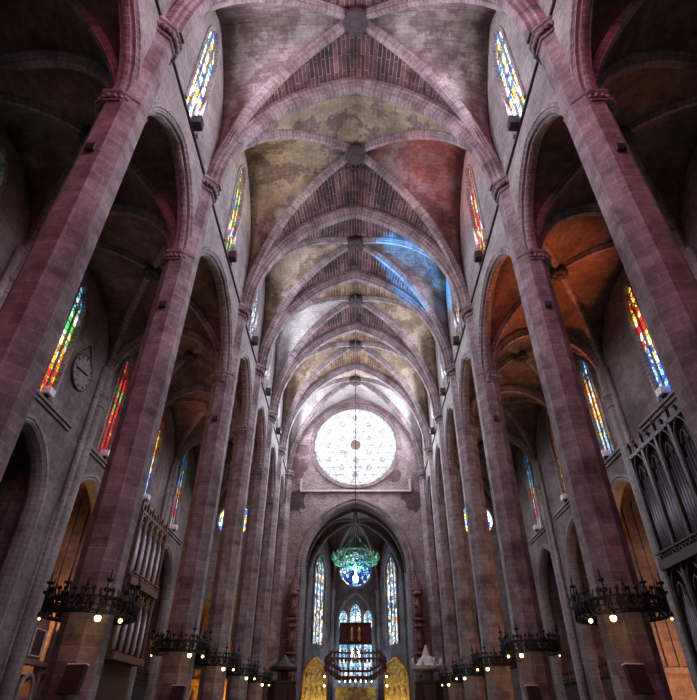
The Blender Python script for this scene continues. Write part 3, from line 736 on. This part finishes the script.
def ledge_speaker():
    r = empty('floodlight'); b = MB(); b.box(-.3, .3, -.25, .3, 0, .6); b.build('housing', M['redbox'], r)  # brown loudspeaker box for the clerestory ledge
    b = MB(); b.box(-.31, .31, -.26, .31, .6, .64); b.build('lid', M['iron'], r); b = MB(); b.box(-.22, .22, .3, .33, .1, .5); b.build('front_panel', M['darkwood'], r); return r
fb = ledge_speaker(); first = True
WN = ['first', 'second', 'third', 'fourth', 'fifth', 'sixth']
for i in range(1, 6):
    for sg, sd in ((-1, 'left'), (1, 'right')):
        o = fb if first else copy_tree(fb); first = False
        o.location = (sg * 9.28, YB(i) + .3, 29.96); o.rotation_euler = (0, 0, -sg * pi/2 * -1)
        tag(o, 'brown speaker box on the ledge under the %s high window on the %s' % (WN[i - 1], sd), 'floodlight', 'speaker boxes under the clerestory windows')
def sillbox():
    r = empty('floodlight'); b = MB(); b.box(-.3, .3, -.3, .25, .1, .55); b.build('housing', M['white'], r); b = MB(); b.box(-.2, .2, -.1, .1, 0, .1); b.build('foot', M['iron'], r); return r
fb = sillbox(); first = True
for i in range(2, 6):
    for sg, sd in ((-1, 'left'), (1, 'right')):
        o = fb if first else copy_tree(fb); first = False
        o.location = (sg * 19.0, YO(i), 17.96); o.rotation_euler = (0, 0, sg * -pi/2)
        tag(o, 'white floodlight at the foot of the %s coloured aisle window, %s side' % (WN[i - 2], sd), 'floodlight', 'white floodlights at the foot of the aisle windows')
# clock on the left aisle wall
mc = lambda x, y, z: (-XO + y, x + 31.2, z + 21.7)
ck = empty('wall_clock', label='large pale round clock in a diamond frame on the left aisle wall', cat='clock')
b = MB(mc); b.prism([(1.3*cos(2*pi*k/32), 1.3*sin(2*pi*k/32)) for k in range(32)], .02, .14); b.build('dial', M['wall'], ck)
b = MB(mc); b.tube([(1.3*cos(2*pi*k/32), .15, 1.3*sin(2*pi*k/32)) for k in range(32)], .06, 6, True)
dia = [(0, .08, 2.25), (1.75, .08, 0), (0, .08, -2.25), (-1.75, .08, 0)]
b.tube(dia, .1, 5, True, False); b.build('frame', M['brownwood'], ck)
b = MB(mc)
for k in range(12):
    t = 2*pi*k/12; b.tube([(.98*sin(t), .17, .98*cos(t)), (1.18*sin(t), .17, 1.18*cos(t))], .04, 4)
b.build('hour_marks', M['iron'], ck)
for nm_, a_, l_ in (('hour_hand', 80, .6), ('minute_hand', -98, .95)):
    b = MB(mc); t = radians(a_); b.tube([(0, .22, 0), (l_*sin(t), .22, l_*cos(t))], .05, 4); b.build(nm_, M['iron'], ck)

# ------------------------------------------------------------------ organs
def organ(name, mp, s0, s1, z0, z1, wood, pipem, label, label_cat='organ'):
    """case standing against a wall: s along the wall, d < 0 towards the aisle"""
    r = empty(name, label=label, cat=label_cat)
    b = MB(mp); b.box(s0, s1, z0, z1 - 1.2, -.6, -.02)
    b.box(s0, s1, z1 - 1.3, z1 - 1.05, -1.1, -.02); b.box(s0, s1, z0, z0 + .5, -1.3, -.02)
    zm = z0 + (z1 - z0) * .47; b.box(s0, s1, zm - .5, zm, -1.35, -.02)
    b.build('case', M[wood], r)
    b = MB(mp); b.box(s0 + .6, s1 - .6, 0, z0, -.5, -.02); b.build('base', M['darkwood'], r)
    n = 5; wd = (s1 - s0) / n
    for tier, (za, zb) in enumerate(((z0 + .6, zm - .7), (zm + .2, z1 - 1.5))):
        for k in range(n + 1):
            b = MB(mp); s = s0 + k * wd; b.box(s - .13, s + .13, za, zb + .3, -1.1, -.6)
            b.lathe([(.16, zb + .3), (.2, zb + .5), (.05, zb + 1.3), (0, zb + 1.4)], 6, (s, 0, 0)) if False else None
            b.build('post', M[wood], r)
        for k in range(n):
            a = s0 + k * wd + .15; w_ = wd - .3; cnt = 5 if tier else 7
            for q in range(cnt):
                s = a + w_ * (q + .5) / cnt; rr = w_ / cnt * .42; hh = (zb - za) * (.86 - .10 * abs(q - (cnt - 1) / 2))
                zz0 = za + .05; P_ = []
                b = MB(mp); ring_ = lambda rad, z: [(s + rad*cos(2*pi*t/8), z, -.85 + rad*sin(2*pi*t/8)) for t in range(8)]
                rs = [ring_(rr * .3, zz0), ring_(rr, zz0 + .5), ring_(rr, zz0 + hh)]
                for u in range(2):
                    for t in range(8): b.face([rs[u][t], rs[u][(t+1) % 8], rs[u+1][(t+1) % 8], rs[u+1][t]], None, True)
                b.face(rs[2]); pp = b.build('pipe', M[pipem], r)
            # carved pointed arch over each pipe flat
            b = MB(mp); p, _ = arch_path(a + w_/2, w_/2, zb - w_ * .7, w_ * .9, za, 8, -1.0); b.tube(p, .09, 5)
            p, _ = arch_path(a + w_/2, w_/4, zb - w_ * .9, w_ * .5, None, 6, -1.0); b.tube(p, .06, 5)
            b.build('carved_arch', M[wood], r)
    for k in range(11):                                             # pinnacles on the cornice
        s = s0 + (s1 - s0) * k / 10; b = MB(mp)
        hgt = 1.1 if k % 2 == 0 else .7
        b.box(s - .09, s + .09, z1 - 1.1, z1 - 1.1 + hgt * .6, -1.0, -.8)
        b.face([(s - .13, z1 - 1.1 + hgt*.6, -1.04), (s + .13, z1 - 1.1 + hgt*.6, -1.04), (s, z1 - 1.1 + hgt, -.9)]); b.face([(s - .13, z1 - 1.1 + hgt*.6, -.76), (s + .13, z1 - 1.1 + hgt*.6, -.76), (s, z1 - 1.1 + hgt, -.9)])
        b.face([(s - .13, z1 - 1.1 + hgt*.6, -1.04), (s - .13, z1 - 1.1 + hgt*.6, -.76), (s, z1 - 1.1 + hgt, -.9)]); b.face([(s + .13, z1 - 1.1 + hgt*.6, -1.04), (s + .13, z1 - 1.1 + hgt*.6, -.76), (s, z1 - 1.1 + hgt, -.9)])
        b.build('pinnacle', M[wood], r)
    b = MB(mp)                                                      # pierced balustrade of the gallery
    for k in range(24):
        s = s0 + (s1 - s0) * (k + .5) / 24; p, _ = circ(s, zm + .1, (s1 - s0)/60, 8, -1.3); b.tube(p, .04, 4, True)
    b.box(s0, s1, zm + .35, zm + .45, -1.38, -1.22); b.build('balustrade', M[wood], r)
    return r
organ('pipe_organ', lambda s, z, d: (XO - .15 + d, s, z), 24.0, 32.6, 2.5, 17.0, 'darkwood', 'pipe', 'dark carved pipe organ with pinnacles on the right aisle wall beside the tall chapel arch')
organ('gallery_organ', lambda s, z, d: (-XO + .3 - d, s, z), 44.4, 51.2, 5.4, 17.4, 'brownwood', 'palepipe', 'brown carved organ case with pale pipes on the left aisle wall behind the second pillar')

# ------------------------------------------------------------------ chapel gates and altars
def make_gate():
    r = empty('chapel_gate'); H = 4.6
    b = MB(); b.box(-2.95, 2.95, -.06, .06, H - .25, H); b.box(-2.95, 2.95, -.06, .06, 2.2, 2.35); b.box(-2.95, 2.95, -.06, .06, 0, .2); b.build('rail', M['iron'], r)
    b = MB()
    for k in range(24): x = -2.9 + 5.8 * k / 23; b.tube([(x, 0, 0), (x, 0, H)], .035, 5)
    b.build('bars', M['iron'], r)
    for k in range(9):
        b = MB(); x = -2.8 + 5.6 * k / 8; b.tube([(x, 0, H), (x, 0, H + .7)], .03, 5); b.lathe([(0, H + .5), (.1, H + .7), (.04, H + .85), (0, H + 1.15)], 6, (x, 0, 0))
        b.lathe([(.02, H + .15), (.12, H + .2), (.02, H + .3)], 6, (x, 0, 0)); b.build('finial', M['iron'], r)
    return r
gt = make_gate(); first = True
for sg, i in ((-1, 4), (1, 4), (-1, 5), (1, 5)):
    o = gt if first else copy_tree(gt); first = False
    o.location = (sg * 19.7, YO(i), 0); o.rotation_euler = (0, 0, pi/2)
    tag(o, 'black iron gate with finials closing the %s chapel arch on the %s' % (['nearer', 'farther'][i - 4], 'left' if sg < 0 else 'right'), 'gate', 'iron gates of the side chapels')
# stone altarpiece in the near left chapel
ap = empty('stone_altarpiece', label='stone framed altarpiece with arched niche and small framed panel in the left aisle', cat='altarpiece')
ml = lambda s, z, d: (-21.2 + d, s, z)
s0 = 39.3
b = MB(ml); b.box(s0 - 1.5, s0 + 1.5, 0, 2.9, 0, .5)
b.box(s0 - 1.7, s0 + 1.7, 4.6, 4.85, 0, .7); b.box(s0 - 1.4, s0 - 1.1, 2.9, 4.6, 0, .55); b.box(s0 + 1.1, s0 + 1.4, 2.9, 4.6, 0, .55); b.build('surround', M['redstone'], ap)
b = MB(ml); p, _ = arch_path(s0, .8, 3.2, .9, .3, 8, .5); b.tube(p, .14, 6); b.build('niche_arch', M['wall'], ap)
b = MB(ml); b.box(s0 - 1.0, s0 + 1.0, 4.85, 6.9, 0, .35); p, _ = arch_path(s0, 1.0, 6.9, .8, None, 8, .2); b.face([(q[0], q[1], .3) for q in p]); b.build('upper_stage', M['redstone'], ap)
b = MB(ml); p = [(s0 - .7, 5.1, .4), (s0 + .7, 5.1, .4), (s0 + .7, 6.6, .4), (s0 - .7, 6.6, .4)]; b.tube(p, .08, 4, True, False); b.build('panel_frame', M['palestone'], ap)
b = MB(ml); b.box(s0 - .65, s0 + .65, 5.1, 6.6, .34, .4); b.build('painted_panel', M['redbox'], ap)
# gilded retable closing the left aisle, seen between the pillars
rt = empty('gilded_retable', (-15.7, YE - .5, 0), label='tall gilded retable glowing between the left pillars at the aisle end', cat='altarpiece')
b = MB(); b.box(-3.3, 3.3, 0, .3, 0, 13.5); b.build('back_board', M['gold'], rt)
for k in range(5):
    b = MB(); x = -3.0 + 1.5 * k
    for z in (1.8, 5.6, 9.4): b.lathe([(.22, z), (.22, z + .2), (.15, z + .3), (.15, z + 2.9), (.24, z + 3.1), (.24, z + 3.3)], 10, (x, -.3, 0))
    b.build('column', M['gold'], rt)
b = MB()
for z in (1.4, 5.2, 9.0, 12.8): b.box(-3.4, 3.4, -.6, 0, z, z + .35)
b.prism([(-3.0, 13.1), (3.0, 13.1), (1.6, 14.4), (0, 15.4), (-1.6, 14.4)], -.3, .1); b.build('cornice', M['gold'], rt)
for k in range(4):
    for z in (2.0, 5.8, 9.6):
        b = MB(); x = -2.25 + 1.5 * k; b.lathe([(.3, z), (.34, z + .7), (.2, z + 1.3), (.25, z + 1.7), (.12, z + 1.95), (.16, z + 2.15), (.12, z + 2.35), (0, z + 2.42)], 10, (x, -.3, 0)); b.build('statue', M['bronze'], rt)
spot('retable_lamp', (-15.7, YE - 5, 2.0), (-15.7, YE - .5, 8), 1800, (1, .55, .2), 100)
spot('chapel_lamp_right_end', (14.6, YE - 2, 3.0), (14.6, YE + 4, 9), 500, (.8, .85, 1), 60)

# ------------------------------------------------------------------ hanging crown chandelier
CH = (0.0, YB(3), 10.9)
b = MB(); b.tube([(0, 0, 12.7), (0, 0, 42.3)], .035, 6); cb = b.build('hanging_cable', M['cable']); cb.location = (0, CH[1], 0)
tag(cb, 'long thin cable hanging from the vault keystone down to the green chandelier', 'cable')
ch = empty('crown_chandelier', CH, label='green lit crown chandelier hanging on a cable before the presbytery arch', cat='chandelier')
b = MB()
for R, z in ((1.5, .2), (1.5, -.15), (1.1, .55), (.6, -.45)): b.tube([(R*cos(2*pi*k/36), R*sin(2*pi*k/36), z) for k in range(36)], .045, 5, True)
b.build('hoop', M['crystal'], ch)
b = MB()
for k in range(8): t = 2*pi*k/8; b.tube([(1.5*cos(t), 1.5*sin(t), .2), (0, 0, 1.8)], .008, 4)
for k in range(24): t = 2*pi*k/24; b.tube([(1.5*cos(t), 1.5*sin(t), -.15), (1.58*cos(t), 1.58*sin(t), .1), (1.1*cos(t), 1.1*sin(t), .55)], .02, 4)
for k in range(8): t = 2*pi*k/8; b.tube([(1.5*cos(t), 1.5*sin(t), -.15), (.6*cos(t), .6*sin(t), -.45), (0, 0, -.6)], .03, 5)
b.build('stay', M['crystal'], ch)
for k in range(18):
    t = 2*pi*k/18; b = MB(); b.lathe([(.03, -.1), (.1, .0), (.12, .18), (.05, .3), (0, .42)], 8, (1.62*cos(t), 1.62*sin(t), .1)); b.build('lamp_cup', M['crystal'], ch)
b = MB(); b.tube([(0, 0, -.6), (0, 0, -1.1)], .04, 6); b.ball((0, 0, -1.2), .2, 14, 8); b.build('bulb', M['white_bulb'], ch)
point('chandelier_lamp', (0, CH[1] - .2, CH[2] - 1.6), 300, (.45, 1, .85), .25)
point('chandelier_lamp', (0, CH[1], CH[2] + .35), 90, (.3, 1, .7), .1)

# ------------------------------------------------------------------ canopy over the altar
BY = YE + 2.2
def tz(y): return -2.0 if y < -1 else (-.9 if y < 1 else .2)
bd = empty('altar_baldachin', (0, BY, 0), label='huge dark hanging crown of iron with red lamps over the altar', cat='baldachin')
b = MB(); V7 = [(3.7*cos(pi/2 + 2*pi*k/7), 2.4*sin(pi/2 + 2*pi*k/7)) for k in range(7)]
for z in (7.8, 8.4): b.tube([(x, y, z + tz(y)) for x, y in V7], .13, 6, True, False)
b.build('heptagonal_hoop', M['bronze'], bd)
for k in range(7):
    (xa, ya), (xb, yb) = V7[k], V7[(k+1) % 7]
    b = MB()
    for q in range(6):
        f = (q + .5) / 6; x = xa + (xb - xa)*f; y = ya + (yb - ya)*f; z = tz(ya) + (tz(yb) - tz(ya))*f
        b.tube([(x, y, z + 7.7), (x, y, z + 8.6)], .06, 5); b.ball((x, y, z + 8.65), .12, 6, 4); b.lathe([(.02, 7.3), (.16, 7.5), (.16, 7.65), (.02, 7.8)], 6, (x, y, z))
    b.build('pendants', M['bronze'], bd)
b = MB(); b.box(-1.9, 1.9, -.1, .1, 9.3, 11.6); b.prism([(-1.9, 9.3), (1.9, 9.3), (1.9, 11.6), (-1.9, 11.6)], -.15, .15); b.build('tapestry_canopy', M['redcloth'], bd)
b = MB(); b.tube([(-1.9, -.18, 9.3), (1.9, -.18, 9.3), (1.9, -.18, 11.6), (-1.9, -.18, 11.6)], .08, 5, True, False); b.build('canopy_frame', M['iron'], bd)
b = MB()
for x in (-.45, .45): b.lathe([(.12, 9.6), (.2, 10), (.12, 10.4), (.2, 10.8), (.08, 11.1), (0, 11.2)], 8, (x, -.2, 0))
b.build('embroidered_figures', M['goldceramic'], bd)
b = MB(); b.lathe([(.35, 7.6), (.1, 7.7), (.08, 8.6), (.2, 8.8), (.08, 9), (0, 9.3)], 8, (0, -.2, 0)); b.build('crucifix_stem', M['bronze'], bd)
b = MB(); b.box(-.06, .06, -.3, -.2, 6.4, 8.3); b.box(-.5, .5, -.3, -.2, 7.6, 7.75); b.build('crucifix', M['gold'], bd)
for x in (-.35, .35):
    b = MB(); b.ball((x, -.4, 8.4), .13, 8, 6); b.build('lamp_globe', M['candle'], bd)
b = MB(); 
for x, y in V7: b.tube([(x, y, 8.6), (x * .25, 0, 20), (0, 0, 26.5)], .03, 4)
b.build('suspension_cable', M['cable'], bd)
for x in (-.3, .3):
    b = MB(); b.ball((x, 0, 12.1), .16, 8, 6); o = b.build('altar_lamp', M['candle']); o.location = (0, BY, 0)
    tag(o, '%s of two warm round lamps on top of the red tapestry canopy' % ('left' if x < 0 else 'right'), 'lamp', 'lamps above the canopy')
# tabernacle screen behind the altar
tb = empty('altar_screen', (0, 89.6, 0), label='grey blue gothic screen behind the altar with a row of small lights', cat='screen')
b = MB(); b.box(-3.2, 3.2, 0, .4, 0, 6.6)
for k in range(7): x = -3.2 + 6.4 * k / 6; b.lathe([(.16, 0), (.16, 7.2), (.2, 7.3), (0, 8.2)], 6, (x, -.1, 0))
b.build('stonework', M['palestone'], tb)
b = MB(lambda s, z, d: (s, d, z))
for k in range(6): c = -2.67 + 1.067 * k; p, _ = arch_path(c, .42, 5.0, .8, 1, 8, -.08); b.tube(p, .07, 5)
b.build('arcade', M['wall'], tb)
sh = empty('altar_candle_shelf', (0, 76, 0), label='low dark altar shelf carrying seven small lit candles', cat='shelf')
b = MB(); b.box(-2.6, 2.6, -.2, .2, 4.9, 5.1); b.box(-2.4, 2.4, -.15, .15, 0, 4.9); b.build('shelf_board', M['goldceramic'], sh)
ORD7 = ['leftmost', 'second from the left', 'third from the left', 'middle', 'third from the right', 'second from the right', 'rightmost']
for k in range(7):
    cd = empty('altar_candle', (-1.95 + .65*k, 76, 5.1))
    b = MB(); b.lathe([(.09, 0), (.03, .1), (.03, .25), (.07, .3), (.05, .35), (.05, .5)], 8); b.build('candlestick', M['palestone'], cd)
    b = MB(); b.lathe([(.03, .5), (.09, .6), (0, .8)], 8, smooth=True); b.build('flame', M['candle'], cd)
    tag(cd, '%s of the seven small lit candles on the altar shelf' % ORD7[k], 'candle', 'candles on the altar shelf')
area('altar_screen_light', (0, 86.5, 9.5), (0, 1, -.3), 6, 2, 220, (.45, .65, 1))
# golden relief arches either side of the altar
for sg, sd in ((-1, 'left'), (1, 'right')):
    g = empty('golden_relief_arch', (sg * 4.85, YE + 3.4, 0), label='glowing golden relief arch on the %s side of the altar' % sd, cat='altarpiece', group='golden arches beside the altar')
    b = MB(lambda s, z, d: (s, d, z)); p, _ = arch_path(0, 1.4, 5.8, 2.2, 0, 12, 0)
    b.face([(q[0], q[1], 0) for q in p]); b.face([(q[0], q[1], .4) for q in p])
    for u, v in zip(p, p[1:]): b.face([u, v, (v[0], v[1], .4), (u[0], u[1], .4)])
    b.build('panel', M['goldceramic'], g)
    b = MB(lambda s, z, d: (s, d, z)); b.tube(p, .12, 6); b.build('arch_rim', M['gold'], g)
    for zz in (2.2, 3.8, 5.2):
        b = MB()
        for xx in (-.9, -.3, .3, .9): b.lathe([(.12, 0), (.2, .4), (.12, .75), (.14, .95), (0, 1.1)], 8, (xx, -.12, zz))
        b.build('relief_figures', M['goldceramic'], g)
    spot('altar_uplight', (sg * 4.6, YE + .3, 1.0), (sg * 5.0, YE + 3.4, 4.5), 800, (1, .7, .3), 80)
    for zz in (5.0, 5.9):
        b = MB(); b.ball((0, 0, 0), .12, 8, 6); o = b.build('altar_lamp', M['candle']); o.location = (sg * 3.55, YE + .6, zz)
        tag(o, '%s small warm lamp on the %s edge of the altar' % ('upper' if zz > 5.5 else 'lower', sd), 'lamp', 'small lamps beside the altar')
# carved figure columns flanking the presbytery arch
def make_statues():
    r = empty('carved_figure_column'); b = MB(); b.lathe([(.5, 0), (.5, 3.6), (.35, 3.8), (.35, 14.6), (.5, 14.8), (.1, 16.3), (0, 16.6)], 8, smooth=False); b.build('shaft', M['redstone'], r)
    for k in range(3):
        z = 4.4 + 3.5 * k; b = MB(); b.lathe([(.5, z), (.55, z + .2), (.3, z + .3)], 8, (0, -.35, 0)); b.build('corbel', M['redstone'], r)
        b = MB(); b.lathe([(.3, z + .3), (.36, z + .9), (.24, z + 1.5), (.3, z + 1.9), (.12, z + 2.1), (.16, z + 2.3), (.13, z + 2.5), (0, z + 2.6)], 10, (0, -.4, 0))
        b.tube([(-.28, -.45, z + 1.8), (-.38, -.6, z + 1.4), (-.12, -.75, z + 1.45)], .07, 6); b.tube([(.28, -.45, z + 1.8), (.38, -.6, z + 1.4), (.12, -.75, z + 1.3)], .07, 6); b.build('figure', M['bronze'], r)
        b = MB(); b.lathe([(.45, z + 2.8), (.5, z + 2.9), (.12, z + 3.4), (0, z + 3.5)], 6, (0, -.35, 0)); b.build('canopy', M['redstone'], r)
    return r
st = make_statues()
for sg, sd in ((-1, 'left'), (1, 'right')):
    o = st if sg < 0 else copy_tree(st); o.location = (sg * 7.5, YE - .6, 0); o.scale = (1.45, 1.2, 1)
    tag(o, 'reddish column of stacked carved figures at the %s jamb of the presbytery arch' % sd, 'sculpture', 'figure columns at the presbytery arch')
# pulpits
def pulpit(loc, label, canopy, name):
    r = empty(name, loc, label=label, cat='pulpit')
    b = MB(); b.lathe([(.9, 0), (.9, .3), (.4, .6), (.4, 2.2), (1.5, 3.1)], 8, rot=O8, smooth=False); b.build('pedestal', M['darkwood'], r)
    b = MB(); b.lathe([(1.5, 3.1), (1.5, 4.9), (1.62, 4.95), (1.62, 5.15), (1.4, 5.2)], 8, rot=O8, smooth=False); b.build('parapet', M['darkwood'], r)
    for k in range(8):
        t = 2*pi*k/8; b = MB(); b.box(-.38, .38, -.05, .05, 3.4, 4.6); o = b.build('panel', M['redbox'], r); o.location = (1.42*cos(t), 1.42*sin(t), 0); o.rotation_euler = (0, 0, t + pi/2)
    if canopy:
        b = MB(); b.lathe([(1.35, 6.1), (1.75, 6.25), (1.8, 6.55), (1.2, 6.7), (.9, 7.2), (.5, 7.5), (.15, 8.4), (0, 8.6)], 8, rot=O8, smooth=False)
        for k in range(8): t = 2*pi*k/8 + O8; b.lathe([(.12, 6.5), (.14, 6.9), (0, 7.4)], 6, (1.65*cos(t), 1.65*sin(t), 0))
        b.build('sounding_board', M['palestone'], r)
        b = MB(); b.box(-.4, .4, .9, 1.2, 3, 6.3); b.build('back_post', M['palestone'], r)
    else:
        b = MB(); b.lathe([(1.5, 6.1), (1.6, 6.2), (1.6, 6.45), (1.3, 6.6), (.6, 7.0), (.1, 7.6), (0, 7.7)], 8, rot=O8, smooth=False); b.build('sounding_board', M['darkwood'], r)
        b = MB(); b.box(-.4, .4, .9, 1.1, 3, 6.3); b.build('back_post', M['darkwood'], r)
pulpit((-7.7, YE - 4.2, 0), 'dark wooden pulpit with dark roof at the foot of the left corner pillar', False, 'pulpit')
pulpit((7.7, YE - 4.2, 0), 'dark pulpit under a pale carved stone canopy at the right of the altar', True, 'pulpit')

# ------------------------------------------------------------------ coloured light thrown by the stained glass, an added pink vault lift, and chapel lamps
yb = YB
spot('stained_light_blue', (-8.9, yb(3), 34), (6.8, yb(3) + .2, 39.8), 85000, (.006, .24, .62), 34, .3)
spot('stained_light_red', (-8.9, yb(2), 34), (6.5, yb(2), 39.3), 9000, (1, .16, .08), 34, .6)
spot('stained_light_yellow', (8.9, yb(2), 34), (-6.5, yb(2), 39.3), 6000, (1, .75, .35), 34, .6)
spot('vault_lift_pink', (8.9, yb(1), 33), (-6.5, yb(1), 39), 4500, (1, .72, .75), 46, .9)  # this pair of spots is added to lift the bay's side webs
spot('vault_lift_pink', (-8.9, yb(1), 33), (6.5, yb(1), 39), 4500, (1, .70, .76), 46, .9)
spot('stained_light_white', (8.9, yb(4), 34), (-6, yb(4), 39), 9000, (.75, .8, 1), 36, .8)
spot('stained_light_cream', (-8.9, yb(4), 34), (6, yb(4), 39), 5000, (1, .85, .6), 36, .8)
spot('stained_light_white', (8.9, yb(6), 34), (-6, yb(6), 39), 3000, (.6, .75, 1), 40, .8)
spot('stained_light_orange', (18.8, yb(3), 20), (13.5, yb(2) + 1, 28.5), 3600, (1, .24, .06), 75, .9)
spot('stained_light_orange', (18.7, yb(2), 20), (13.0, yb(2), 28.5), 2600, (1, .22, .05), 70, .9)
spot('stained_light_orange', (18.7, yb(4), 20), (13.0, yb(3), 28.5), 1400, (1, .3, .12), 75, .9)
spot('stained_light_orange', (-18.7, yb(4), 20), (-13.0, yb(4), 28.5), 900, (1, .35, .2), 75, .9)
for sg, i, p_, c_ in ((1, 3, 2600, (1, .48, .22)), (1, 4, 350, (1, .45, .3)), (-1, 3, 900, (1, .45, .15)), (1, 5, 150, (1, .6, .4)), (-1, 5, 60, (.9, .3, .3))):
    point('chapel_lamp', (sg * 21.8, YO(i) + (1.0 if sg < 0 and i == 3 else -2.2), 7.0 if sg < 0 and i == 3 else 3.2), p_, c_, .3)
